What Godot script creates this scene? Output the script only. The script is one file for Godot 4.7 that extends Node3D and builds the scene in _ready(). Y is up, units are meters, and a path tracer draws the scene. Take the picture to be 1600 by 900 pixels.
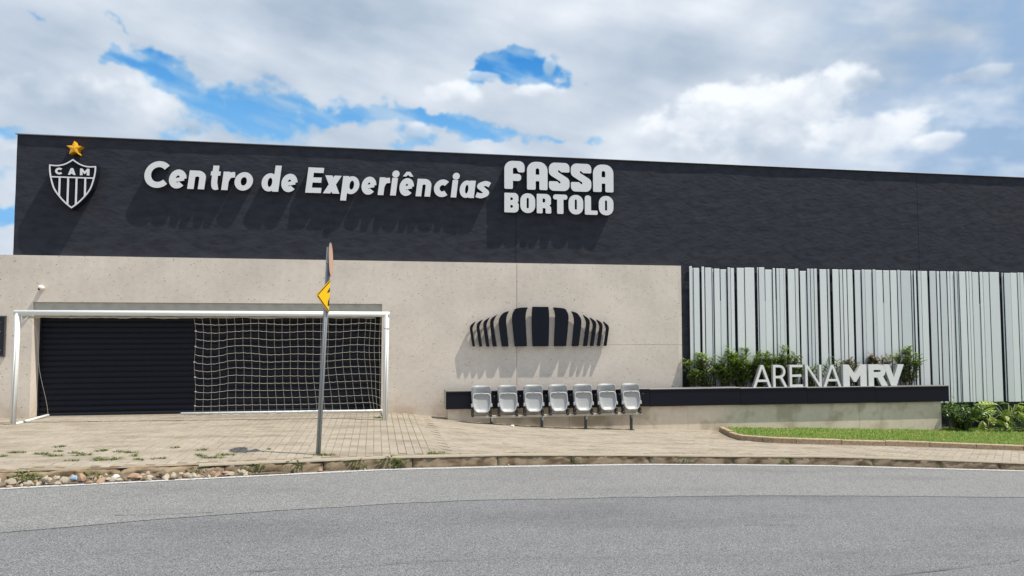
extends Node3D

# ---------------------------------------------------------------- site data (metres; x along the facade, y up, z out from the facade)
const WALL_Z := -0.1            # face of the dark render; the pale concrete below stands proud at z = 0
const ROAD_FALL := 0.037        # the street falls to the right
const LINE_X := [-60.0, -20.0, -9.0, -6.0, -3.59, -2.52, -1.29, 0.13, 1.74, 3.52, 4.91, 6.33, 7.72, 9.12, 11.0, 14.0, 18.0, 60.0]
const LINE_Z := [34.0, 12.9, 7.95, 6.82, 5.92, 5.62, 5.28, 4.885, 4.652, 4.486, 4.485, 4.535, 4.71, 4.888, 5.2, 5.75, 6.6, 16.0]
const PATCH_X := [-60.0, -20.0, -9.0, -5.5, -2.87, -1.05, 0.74, 2.81, 4.32, 5.89, 7.52, 10.0, 14.0, 18.0, 60.0]
const PATCH_Z := [36.5, 15.2, 10.1, 8.5, 7.5, 6.9, 6.51, 6.38, 6.35, 6.4, 6.48, 6.95, 7.8, 8.7, 18.0]
const KERB_X := [-60.0, -20.0, -9.0, -3.62, -2.54, -1.3, 0.12, 1.75, 3.54, 4.94, 6.38, 7.77, 9.2, 12.0, 18.0, 60.0]
const KERB_H := [0.13, 0.13, 0.13, 0.129, 0.12, 0.133, 0.137, 0.142, 0.12, 0.115, 0.125, 0.122, 0.108, 0.105, 0.1, 0.1]
const BASE_X := [-60.0, -20.0, -9.0, -5.8, 0.28, 1.35, 3.3, 6.06, 9.0, 11.6, 16.0, 20.0, 60.0]
const BASE_Y := [0.3, 0.24, 0.21, 0.19, 0.158, 0.03, -0.155, -0.28, -0.37, -0.47, -0.6, -0.72, -0.8]
const ISLAND_X := [6.62, 6.42, 6.22, 6.14, 6.5, 7.0, 7.5, 8.1, 9.23, 10.7, 12.5, 15.0, 18.5]
const ISLAND_Z := [0.5, 1.1, 1.75, 2.25, 2.62, 2.74, 2.8, 2.84, 2.95, 3.25, 3.6, 4.1, 4.8]

var used := {}
var rng := RandomNumberGenerator.new()
var M := {}
var rough := FastNoiseLite.new()


func _ready() -> void:
	rng.seed = 7
	rough.seed = 3
	rough.frequency = 1.0
	rough.fractal_octaves = 4
	camera_and_light()
	materials()
	ground()
	building()
	planter()
	slats()
	lettering()
	emblem()
	football_goal()
	street_sign()
	seat_row()
	small_fittings()
	rubble_and_weeds()
	garden()


# ================================================================ camera, sky, sun
func camera_and_light() -> void:
	var cam := Camera3D.new()
	cam.name = "camera"
	cam.fov = 42.74
	cam.near = 0.05
	cam.far = 2000.0
	cam.rotation_order = EULER_ORDER_YXZ
	cam.rotation_degrees = Vector3(3.172, -10.54, -0.02)
	cam.position = Vector3(0, 1.7, 14)
	add_child(cam)
	cam.current = true
	var env := Environment.new()
	env.background_mode = Environment.BG_SKY
	env.tonemap_mode = Environment.TONE_MAPPER_LINEAR
	env.tonemap_exposure = 1.32
	env.sdfgi_enabled = true
	env.ssao_enabled = true
	env.ssil_enabled = true
	var sky := Sky.new()
	var pano := PanoramaSkyMaterial.new()
	pano.panorama = ImageTexture.create_from_image(sky_image())
	pano.energy_multiplier = 0.8
	sky.sky_material = pano
	env.sky = sky
	var we := WorldEnvironment.new()
	we.name = "world_environment"
	we.environment = env
	add_child(we)
	var sun := DirectionalLight3D.new()
	sun.name = "sun"
	sun.light_energy = 1.4
	sun.light_color = Color(1.0, 0.965, 0.915)
	sun.light_angular_distance = 0.5
	sun.shadow_enabled = true
	add_child(sun)
	sun.look_at_from_position(Vector3.ZERO, Vector3(-0.47, -1.0, -0.165))


var sn1 := FastNoiseLite.new()
var sn2 := FastNoiseLite.new()
var sn3 := FastNoiseLite.new()
# patches of clear blue: azimuth right of -z, elevation, half sizes, tilt (degrees), strength
const CLEAR := [
	[11.8, 20.0, 2.7, 1.15, 6.0, 1.5], [8.2, 19.4, 1.7, 0.7, 30.0, 0.75], [14.2, 19.0, 1.2, 0.6, 20.0, 0.65], [-15.6, 18.1, 2.6, 0.75, -4.0, 1.0], [-17.6, 18.2, 1.3, 0.6, -20.0, 0.8],
	[-12.3, 16.2, 3.6, 1.9, -22.0, 0.74], [-9.3, 14.7, 3.0, 1.3, -10.0, 0.78], [-15.0, 13.6, 1.3, 0.6, 0.0, 0.7], [4.5, 15.5, 5.2, 0.75, -7.0, 0.95], [8.8, 14.7, 2.4, 0.6, -8.0, 0.8], [-4.5, 16.6, 3.4, 1.0, -14.0, 0.85],
	[-1.2, 17.0, 1.2, 0.9, 0.0, 0.45], [2.4, 14.2, 2.0, 0.7, 0.0, 0.8], [13.4, 14.8, 1.6, 0.4, -5.0, 0.7], [17.2, 14.1, 1.0, 0.5, 0.0, 0.6], [-24.6, 7.0, 3.0, 0.9, 3.0, 1.2], [-25.0, 9.6, 3.0, 0.5, 3.0, 0.5],
	[-23.8, 12.4, 1.6, 0.3, -4.0, 0.75], [-18.0, 20.6, 1.4, 0.3, -36.0, 0.5], [-23.6, 20.6, 0.9, 0.3, -20.0, 0.4], [-7.6, 15.9, 2.5, 0.8, -20.0, 0.6]]
# heaped clouds standing in front of the rest: azimuth, elevation, half sizes, brightness
const HEAPS := [
	[29.4, 14.9, 8.2, 3.4, 0.98], [33.6, 16.6, 4.0, 2.0, 1.05], [25.6, 15.4, 4.2, 2.5, 0.98], [36.6, 13.4, 4.6, 2.0, 0.92], [41.2, 12.4, 1.9, 0.9, 0.86], [43.4, 16.4, 2.9, 0.75, 0.74],
	[-21.0, 14.9, 5.2, 2.3, 0.74], [-17.4, 15.5, 2.8, 2.0, 0.8], [-25.4, 11.4, 2.9, 1.5, 0.88], [5.6, 17.8, 3.0, 1.0, 0.86], [12.6, 18.0, 2.6, 0.75, 0.95], [-13.2, 14.2, 0.7, 0.8, 0.55], [3.0, 14.9, 1.3, 0.8, 0.7], [36.4, 16.9, 1.6, 0.9, 0.76], [8.1, 19.15, 1.5, 0.42, 0.62], [13.5, 19.8, 0.55, 0.8, 0.55]]
# darker grey bases of the high cloud sheet, and brighter parts
const TONES := [[-3.4, 22.4, 6.5, 2.2, -0.4], [23.5, 21.0, 4.0, 2.2, -0.34], [40.5, 19.0, 7.0, 2.6, -0.26], [-20.0, 19.6, 4.0, 0.8, -0.14], [19.6, 16.4, 3.0, 1.4, -0.22], [25.0, 18.9, 3.5, 1.0, -0.2], [37.5, 17.0, 4.0, 1.6, -0.2], [14.0, 23.6, 5.0, 1.6, 0.25], [25.0, 23.2, 3.4, 1.0, 0.18], [-12.0, 21.0, 4.0, 1.5, 0.12], [19.0, 18.2, 4.5, 2.2, 0.02], [29.6, 13.4, 6.0, 1.3, -0.1], [30.6, 21.4, 1.8, 1.1, 0.22], [1.0, 20.4, 6.0, 1.2, -0.05], [-22.0, 18.3, 3.5, 0.8, -0.16]]


func sky_color(d: Vector3) -> Color:
	var az := rad_to_deg(atan2(d.x, -d.z))
	var el := rad_to_deg(asin(clampf(d.y, -1, 1)))
	var big := sn1.get_noise_3d(d.x * 3.0, d.y * 6.0, d.z * 3.0)
	var puff := sn2.get_noise_3d(d.x * 9.0, d.y * 15.0, d.z * 9.0)
	var wisp := sn3.get_noise_3d(d.x * 8.0 + d.y * 6.0, d.y * 34.0 + d.x * 9.0, d.z * 8.0)
	var clear := 0.0
	var tone := 0.0
	var near := clampf((46.0 - absf(az - 10.5)) / 10.0, 0, 1) * clampf((34.0 - el) / 8.0, 0, 1)
	if near > 0.0:
		var wx := 2.6 * sn2.get_noise_3d(d.x * 7.0, d.y * 9.0 + 4.0, d.z * 7.0) + 1.3 * sn2.get_noise_3d(d.x * 24.0, d.y * 30.0, d.z * 24.0)
		var wy := 1.5 * sn2.get_noise_3d(d.x * 7.0 + 5.0, d.y * 9.0, d.z * 7.0) + 0.9 * sn2.get_noise_3d(d.x * 24.0, d.y * 30.0 + 7.0, d.z * 24.0)
		for h in CLEAR:
			var dx: float = az + wx - h[0]
			var dy: float = el + wy - h[1]
			if absf(dx) > 10.0 or absf(dy) > 6.0:
				continue
			var c := cos(deg_to_rad(h[4]))
			var s := sin(deg_to_rad(h[4]))
			var u: float = (dx * c + dy * s) / h[2]
			var v: float = (dy * c - dx * s) / h[3]
			clear += h[5] * exp(-(u * u + v * v) * 0.9)
		for t in TONES:
			var u: float = (az - t[0]) / t[2]
			var v: float = (el - t[1]) / t[3]
			tone += t[4] * exp(-(u * u + v * v))
	clear *= 1.0 + 0.7 * puff
	clear = clear * near + (1.0 - near) * maxf(0.0, big * 2.6 - 0.35)
	var blue := Color(0.47, 0.72, 0.93).lerp(Color(0.16, 0.5, 0.825), smoothstep(12.0, 23.5, el))
	var ragged := 0.35 + clampf(clear * 1.6, 0, 1) * 0.65
	var over := smoothstep(0.15, 0.8, 1.02 - clear * 0.95 + (puff * 0.6 + wisp * 0.2) * ragged + 0.36 * ragged * sn2.get_noise_3d(d.x * 30.0, d.y * 40.0, d.z * 30.0))
	var veil := clampf(0.34 + wisp * 0.8 - 0.55 * clampf(clear - 0.8, 0, 0.6), 0.08, 0.66)
	over = maxf(over, veil)
	var bright := clampf(0.5 + tone + big * 0.38 + puff * 0.2 + wisp * 0.12, 0, 1)
	var sheet := cloud_tone(bright)
	var dim := smoothstep(29.0, 45.0, az) * (1.0 - smoothstep(70.0, 110.0, az))
	sheet = sheet.lerp(Color(0.585, 0.7, 0.835), dim * clampf(0.55 - puff * 1.1 - wisp * 0.4 + smoothstep(20.0, 12.0, el) * 0.25, 0, 0.95))
	var col := blue.lerp(sheet, over)
	if near > 0.0:
		var fine := sn2.get_noise_3d(d.x * 26.0 + 9.0, d.y * 34.0, d.z * 26.0)
		for h in HEAPS:
			var u: float = (az - h[0]) / h[2]
			var v: float = (el - h[1]) / h[3]
			if absf(u) > 1.7 or absf(v) > 1.7:
				continue
			var under := 1.25 if v < 0.0 else 1.0
			var q: float = 1.0 - sqrt(u * u + v * v * under) + puff * 0.48 + fine * 0.24
			var a := smoothstep(0.0, lerpf(0.8, 0.34, smoothstep(-0.5, 0.4, v)), q) * near * clampf(0.35 + h[4] * 0.6, 0, 0.95)
			if a > 0.0:
				var lit: float = clampf(h[4] - 0.2 + v * 0.36 + puff * 0.5 + fine * 0.22 - (0.18 if h[4] < 0.8 else 0.0), 0.0, 1.0)
				col = col.lerp(cloud_tone(lit), a)
	if d.y < 0.0:
		col = Color(0.62, 0.62, 0.6)
	return col


func cloud_tone(t: float) -> Color:
	if t < 0.5:
		return Color(0.64, 0.71, 0.79).lerp(Color(0.805, 0.845, 0.895), t * 2.0)
	return Color(0.805, 0.845, 0.895).lerp(Color(0.965, 0.98, 1.0), t * 2.0 - 1.0)


func sky_part(w: int, h: int, full_w: int, full_h: int, x0: int, y0: int) -> Image:
	var data := PackedByteArray()
	data.resize(w * h * 3)
	var at := 0
	for j in h:
		var el := PI / 2.0 - (y0 + j + 0.5) / full_h * PI
		var cy := cos(el)
		var sy := sin(el)
		for i in w:
			var az := (x0 + i + 0.5) / full_w * TAU - PI
			var c := sky_color(Vector3(sin(az) * cy, sy, -cos(az) * cy))
			data[at] = int(c.r * 255.0)
			data[at + 1] = int(c.g * 255.0)
			data[at + 2] = int(c.b * 255.0)
			at += 3
	return Image.create_from_data(w, h, false, Image.FORMAT_RGB8, data)


func sky_image() -> Image:
	for n in [sn1, sn2, sn3]:
		n.noise_type = FastNoiseLite.TYPE_SIMPLEX_SMOOTH
		n.fractal_type = FastNoiseLite.FRACTAL_FBM
		n.frequency = 1.0
		n.fractal_octaves = 5
		n.fractal_gain = 0.52
	sn1.seed = 11
	sn1.fractal_octaves = 3
	sn2.seed = 23
	sn2.fractal_octaves = 6
	sn3.seed = 37
	var low := sky_part(640, 160, 640, 320, 0, 0)
	low.resize(4096, 1024, Image.INTERPOLATE_CUBIC)
	var im := Image.create_empty(4096, 2048, false, Image.FORMAT_RGB8)
	im.fill(Color(0.62, 0.62, 0.6))
	im.blit_rect(low, Rect2i(0, 0, 4096, 1024), Vector2i.ZERO)
	var x0 := int((-32.0 / 360.0 + 0.5) * 4096.0)
	var w := int(86.0 / 360.0 * 4096.0)
	var y0 := int((90.0 - 32.0) / 180.0 * 2048.0)
	var hi := sky_part(w, 1024 - y0, 4096, 2048, x0, y0)
	im.blit_rect(hi, Rect2i(0, 0, w, 1024 - y0), Vector2i(x0, y0))
	var turned := Image.create_empty(4096, 2048, false, Image.FORMAT_RGB8)   # a panorama starts at -z
	turned.blit_rect(im, Rect2i(2048, 0, 2048, 2048), Vector2i.ZERO)
	turned.blit_rect(im, Rect2i(0, 0, 2048, 2048), Vector2i(2048, 0))
	return turned


# ================================================================ naming helpers
func numbered(called: String) -> String:
	used[called] = used.get(called, 0) + 1
	return called if used[called] == 1 else "%s_%03d" % [called, used[called] - 1]


func thing(called: String, label: String, category: String, at := Vector3.ZERO, group := "") -> Node3D:
	var o := Node3D.new()
	o.name = numbered(called)
	add_child(o, true)
	o.position = at
	return tag(o, label, category, group)


func tag(o: Node3D, label: String, category: String, group := "") -> Node3D:
	o.set_meta("label", label)
	o.set_meta("category", category)
	if group:
		o.set_meta("group", group)
	return o


func part(called: String, mesh: Mesh, m: Material, parent: Node3D, at := Transform3D.IDENTITY) -> MeshInstance3D:
	var o := MeshInstance3D.new()
	o.name = called
	o.mesh = mesh
	o.material_override = m
	parent.add_child(o, true)
	o.transform = at
	return o


func single(called: String, mesh: Mesh, m: Material, label: String, category: String, at := Transform3D.IDENTITY, group := "") -> MeshInstance3D:
	var o := MeshInstance3D.new()
	o.name = numbered(called)
	o.mesh = mesh
	o.material_override = m
	add_child(o, true)
	o.transform = at
	tag(o, label, category, group)
	return o


func struct(called: String, mesh: Mesh, m: Material, label := "") -> MeshInstance3D:
	var o := MeshInstance3D.new()
	o.name = numbered(called)
	o.mesh = mesh
	o.material_override = m
	add_child(o, true)
	o.set_meta("kind", "structure")
	if label:
		o.set_meta("label", label)
	return o


# ================================================================ mesh helpers
func begin(smooth := false) -> SurfaceTool:
	var st := SurfaceTool.new()
	st.begin(Mesh.PRIMITIVE_TRIANGLES)
	st.set_smooth_group(0 if smooth else -1)
	return st


func done(st: SurfaceTool) -> ArrayMesh:
	st.generate_normals()
	return st.commit()


func tri(st: SurfaceTool, a: Vector3, b: Vector3, c: Vector3) -> void:   # counter-clockwise seen from outside
	st.add_vertex(a)
	st.add_vertex(c)
	st.add_vertex(b)


func quad(st: SurfaceTool, a: Vector3, b: Vector3, c: Vector3, d: Vector3) -> void:
	tri(st, a, b, c)
	tri(st, a, c, d)


func quad_uv(st: SurfaceTool, p: Array, uv: Array) -> void:
	for k in [0, 2, 1, 0, 3, 2]:
		st.set_uv(uv[k])
		st.add_vertex(p[k])


func box(st: SurfaceTool, lo: Vector3, hi: Vector3, t := Transform3D.IDENTITY, bevel := 0.0) -> void:
	if bevel > 0.0:
		bevel_box(st, lo, hi, bevel, t)
		return
	var v := []
	for k in 8:
		v.append(t * Vector3(hi.x if k & 1 else lo.x, hi.y if k & 2 else lo.y, hi.z if k & 4 else lo.z))
	for f in [[4, 5, 7, 6], [1, 0, 2, 3], [5, 1, 3, 7], [0, 4, 6, 2], [6, 7, 3, 2], [0, 1, 5, 4]]:
		quad(st, v[f[0]], v[f[1]], v[f[2]], v[f[3]])


func bevel_box(st: SurfaceTool, lo: Vector3, hi: Vector3, b: float, t: Transform3D) -> void:
	var c := (lo + hi) / 2.0
	var h := (hi - lo) / 2.0
	for axis in 3:
		var u := (axis + 1) % 3
		var w := (axis + 2) % 3
		for s in [-1.0, 1.0]:
			var q := []
			for k in [[-1, -1], [1, -1], [1, 1], [-1, 1]]:
				var p := Vector3.ZERO
				p[axis] = s * h[axis]
				p[u] = k[0] * (h[u] - b)
				p[w] = k[1] * (h[w] - b)
				q.append(t * (c + p))
			if s < 0:
				q.reverse()
			quad(st, q[0], q[1], q[2], q[3])
			for s2 in [-1.0, 1.0]:   # the chamfer between this face and the next axis' face
				var e := []
				for k in [[-1, 0], [1, 0], [1, 1], [-1, 1]]:
					var p := Vector3.ZERO
					p[w] = k[0] * (h[w] - b)
					p[axis] = s * (h[axis] - (b if k[1] else 0.0))
					p[u] = s2 * (h[u] - (0.0 if k[1] else b))
					e.append(t * (c + p))
				if s * s2 > 0:
					e.reverse()
				quad(st, e[3], e[2], e[1], e[0])
	for k in 8:
		var s := Vector3(1 if k & 1 else -1, 1 if k & 2 else -1, 1 if k & 4 else -1)
		var p := []
		for axis in 3:
			var x := (h - Vector3(b, b, b)) * s
			x[axis] = h[axis] * s[axis]
			p.append(t * (c + x))
		if s.x * s.y * s.z > 0:
			tri(st, p[0], p[1], p[2])
		else:
			tri(st, p[0], p[2], p[1])


func tube(st: SurfaceTool, pts: Array, radius, sides := 8, caps := true) -> void:
	var rings := []
	var up := Vector3.UP
	for i in pts.size():
		var d: Vector3 = (pts[mini(i + 1, pts.size() - 1)] - pts[maxi(i - 1, 0)]).normalized()
		if i == 0:
			up = Vector3.UP if absf(d.y) < 0.9 else Vector3.RIGHT
		var x := up.cross(d).normalized()
		up = d.cross(x).normalized()
		var r: float = radius[i] if radius is Array else radius
		var ring := []
		for k in sides:
			var a := TAU * k / sides
			ring.append(pts[i] + (x * cos(a) + up * sin(a)) * r)
		rings.append(ring)
	for i in pts.size() - 1:
		for k in sides:
			var n := (k + 1) % sides
			quad(st, rings[i][k], rings[i][n], rings[i + 1][n], rings[i + 1][k])
	if caps:
		for k in range(1, sides - 1):
			tri(st, rings[0][0], rings[0][k + 1], rings[0][k])
			var e: Array = rings[-1]
			tri(st, e[0], e[k], e[k + 1])


func area_of(p: PackedVector2Array) -> float:
	var a := 0.0
	for i in p.size():
		a += p[i].cross(p[(i + 1) % p.size()])
	return a / 2.0


func extrude(st: SurfaceTool, outers: Array, holes: Array, z0: float, z1: float, chamfer := 0.0) -> void:
	for outer in outers:
		var mine := []
		for h in holes:
			if Geometry2D.is_point_in_polygon(h[0], outer):
				mine.append(h)
		var cuts := [-1e4]
		for h in mine:
			var lo := 1e9
			var hi := -1e9
			for p in h:
				lo = minf(lo, p.x)
				hi = maxf(hi, p.x)
			cuts.append((lo + hi) / 2.0)
		cuts.append(1e4)
		cuts.sort()
		for i in cuts.size() - 1:
			if cuts[i + 1] - cuts[i] < 1e-5:
				continue
			var slab := PackedVector2Array([Vector2(cuts[i], -1e4), Vector2(cuts[i + 1], -1e4), Vector2(cuts[i + 1], 1e4), Vector2(cuts[i], 1e4)])
			var pieces: Array = [outer] if mine.is_empty() else Geometry2D.intersect_polygons(outer, slab)
			for h in mine:
				var left := []
				for p in pieces:
					for q in Geometry2D.clip_polygons(p, h):
						left.append(q)
				pieces = left
			for p in pieces:
				var idx := Geometry2D.triangulate_polygon(p)
				for k in range(0, idx.size(), 3):
					var a: Vector2 = p[idx[k]]
					var b: Vector2 = p[idx[k + 1]]
					var c: Vector2 = p[idx[k + 2]]
					if (b - a).cross(c - a) < 0:
						var s := b
						b = c
						c = s
					tri(st, v3(a, z1), v3(b, z1), v3(c, z1))
					tri(st, v3(a, z0), v3(c, z0), v3(b, z0))
		sides(st, outer, z0, z1, area_of(outer) > 0)
		for h in mine:
			sides(st, h, z0, z1, area_of(h) < 0)


func v3(p: Vector2, z: float) -> Vector3:
	return Vector3(p.x, p.y, z)


func sides(st: SurfaceTool, p: PackedVector2Array, z0: float, z1: float, outward: bool) -> void:
	for i in p.size():
		var a := p[i]
		var b := p[(i + 1) % p.size()]
		if outward:
			quad(st, v3(a, z0), v3(b, z0), v3(b, z1), v3(a, z1))
		else:
			quad(st, v3(b, z0), v3(a, z0), v3(a, z1), v3(b, z1))


func union_of(shapes: Array) -> Array:   # [[outers], [holes]] of overlapping simple polygons
	var outers := []
	var holes := []
	for s in shapes:
		var cur: PackedVector2Array = s
		if area_of(cur) < 0:
			cur.reverse()
		var kept := []
		for h in holes:
			for q in Geometry2D.clip_polygons(h, cur):
				kept.append(q)
		holes = kept
		var rest := []
		for o in outers:
			var res := Geometry2D.merge_polygons(o, cur)
			var solid := []
			for r in res:
				if area_of(r) > 0:
					solid.append(r)
				else:
					holes.append(r)
			if solid.size() == 1:
				cur = solid[0]
			else:
				rest.append(o)
		rest.append(cur)
		outers = rest
	return [outers, holes]


func stroke(pts: PackedVector2Array, width: float, end := Geometry2D.END_BUTT) -> Array:
	return Geometry2D.offset_polyline(pts, width / 2.0, Geometry2D.JOIN_ROUND, end)


func arc(c: Vector2, r: Vector2, a0: float, a1: float, n := 22) -> PackedVector2Array:
	var out := PackedVector2Array()
	for i in n + 1:
		var a := deg_to_rad(lerpf(a0, a1, float(i) / n))
		out.append(c + Vector2(cos(a) * r.x, sin(a) * r.y))
	return out


func fillet(pts: Array, at: Vector2, size: Vector2) -> PackedVector2Array:   # corners as [x, y, radius / width]
	var out := PackedVector2Array()
	var n := pts.size()
	for i in n:
		var p := at + Vector2(pts[i][0], pts[i][1]) * size
		var a := at + Vector2(pts[(i + n - 1) % n][0], pts[(i + n - 1) % n][1]) * size
		var b := at + Vector2(pts[(i + 1) % n][0], pts[(i + 1) % n][1]) * size
		var r: float = pts[i][2] * size.x
		var u := (a - p).normalized()
		var v := (b - p).normalized()
		var half := acos(clampf(u.dot(v), -1, 1)) / 2.0
		var len := minf(r / tan(half), 0.499 * minf(a.distance_to(p), b.distance_to(p)))
		if len < 1e-4 or absf(u.cross(v)) < 1e-3:
			out.append(p)
			continue
		var s := p + u * len
		var e := p + v * len
		var steps := 9 if r > 0.05 else 4
		for k in steps + 1:   # a circle through both tangent points
			var t := float(k) / steps
			var centre := p + (u + v).normalized() * (len / cos(half))
			var rad := centre.distance_to(s)
			var a0 := (s - centre).angle()
			var turn := wrapf((e - centre).angle() - a0, -PI, PI)
			out.append(centre + Vector2.from_angle(a0 + turn * t) * rad)
	return out


func smooth_closed(pts: Array, n := 6) -> PackedVector2Array:
	var out := PackedVector2Array()
	var m := pts.size()
	for i in m:
		var p: Array = [pts[(i + m - 1) % m], pts[i], pts[(i + 1) % m], pts[(i + 2) % m]]
		for k in n:
			out.append(Vector2(p[1][0], p[1][1]).cubic_interpolate(Vector2(p[2][0], p[2][1]), Vector2(p[0][0], p[0][1]), Vector2(p[3][0], p[3][1]), float(k) / n))
	return out


func spline(pts: Array, n := 8) -> PackedVector2Array:
	var out := PackedVector2Array()
	for i in pts.size() - 1:
		var a: Vector2 = pts[i]
		var b: Vector2 = pts[i + 1]
		var pre: Vector2 = pts[maxi(i - 1, 0)]
		var post: Vector2 = pts[mini(i + 2, pts.size() - 1)]
		for k in n:
			out.append(a.cubic_interpolate(b, pre, post, float(k) / n))
	out.append(pts[-1])
	return out


func table(xs: Array, ys: Array, x: float) -> float:
	var i := 0
	while i < xs.size() - 2 and x > xs[i + 1]:
		i += 1
	var t := clampf((x - xs[i]) / (xs[i + 1] - xs[i]), 0.0, 1.0)
	return lerpf(ys[i], ys[i + 1], t)


func table_smooth(xs: Array, ys: Array, x: float) -> float:
	var w := 0.25
	return (table(xs, ys, x - w) + 2.0 * table(xs, ys, x) + table(xs, ys, x + w)) / 4.0


func road_y(x: float) -> float:
	return -ROAD_FALL * clampf(x, -20.0, 20.0)


func line_z(x: float) -> float:
	return table_smooth(LINE_X, LINE_Z, x)


func kerb_z(x: float) -> float:    # foot of the kerb face
	return line_z(x) - lerpf(0.24, 0.12, smoothstep(-3.6, 0.0, x))


func kerb_y(x: float) -> float:
	return road_y(x) + table(KERB_X, KERB_H, x)


func walk_y(x: float, z: float) -> float:
	var t := clampf(z / kerb_z(x), -0.1, 1.0)
	return lerpf(table_smooth(BASE_X, BASE_Y, x), kerb_y(x), t)


func island_z(x: float) -> float:
	return table(ISLAND_X.slice(3), ISLAND_Z.slice(3), x)


func on_island(x: float, z: float, out := 0.0) -> bool:
	if x > 6.14 - out and z < island_z(maxf(x, 6.14)) + out:
		if z > 2.25:
			return true
		return x > table([0.0, 0.5, 1.1, 1.75, 2.25], [6.75, 6.62, 6.42, 6.22, 6.14], z) - out
	return false


func lawn_y(x: float, z: float) -> float:
	var edge := minf(island_z(x) - z, (x - 6.3) * 1.2)
	return walk_y(x, z) + 0.03 + 0.012 * smoothstep(0.0, 0.9, edge) + 0.012 * rough.get_noise_2d(x * 1.7, z * 1.7)


# ================================================================ materials
func mat(called: String, lin: Color, roughness := 0.8, metallic := 0.0) -> StandardMaterial3D:
	var m := StandardMaterial3D.new()
	m.resource_name = called
	m.albedo_color = lin.linear_to_srgb()
	m.roughness = roughness
	m.metallic = metallic
	M[called] = m
	return m


func noise_tex(seed_: int, freq: float, octaves: int, ramp: Array, size := 512) -> NoiseTexture2D:
	var n := FastNoiseLite.new()
	n.seed = seed_
	n.noise_type = FastNoiseLite.TYPE_SIMPLEX_SMOOTH
	n.frequency = freq
	n.fractal_octaves = octaves
	var t := NoiseTexture2D.new()
	t.width = size
	t.height = size
	t.seamless = true
	t.noise = n
	if ramp:
		var g := Gradient.new()
		var off := PackedFloat32Array()
		var cols := PackedColorArray()
		for r in ramp:
			off.append(r[0])
			cols.append(r[1])
		g.offsets = off
		g.colors = cols
		t.color_ramp = g
	return t


func grey(v: float) -> Color:
	return Color(v, v, v).linear_to_srgb()


func tint(m: StandardMaterial3D, tex: Texture2D, scale: Vector3, bump: Texture2D = null, cm := 0.0) -> void:
	m.albedo_texture = tex
	m.uv1_triplanar = true
	m.uv1_world_triplanar = true
	m.uv1_scale = scale
	if bump:
		m.heightmap_enabled = true
		m.heightmap_texture = bump
		m.heightmap_scale = cm


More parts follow.
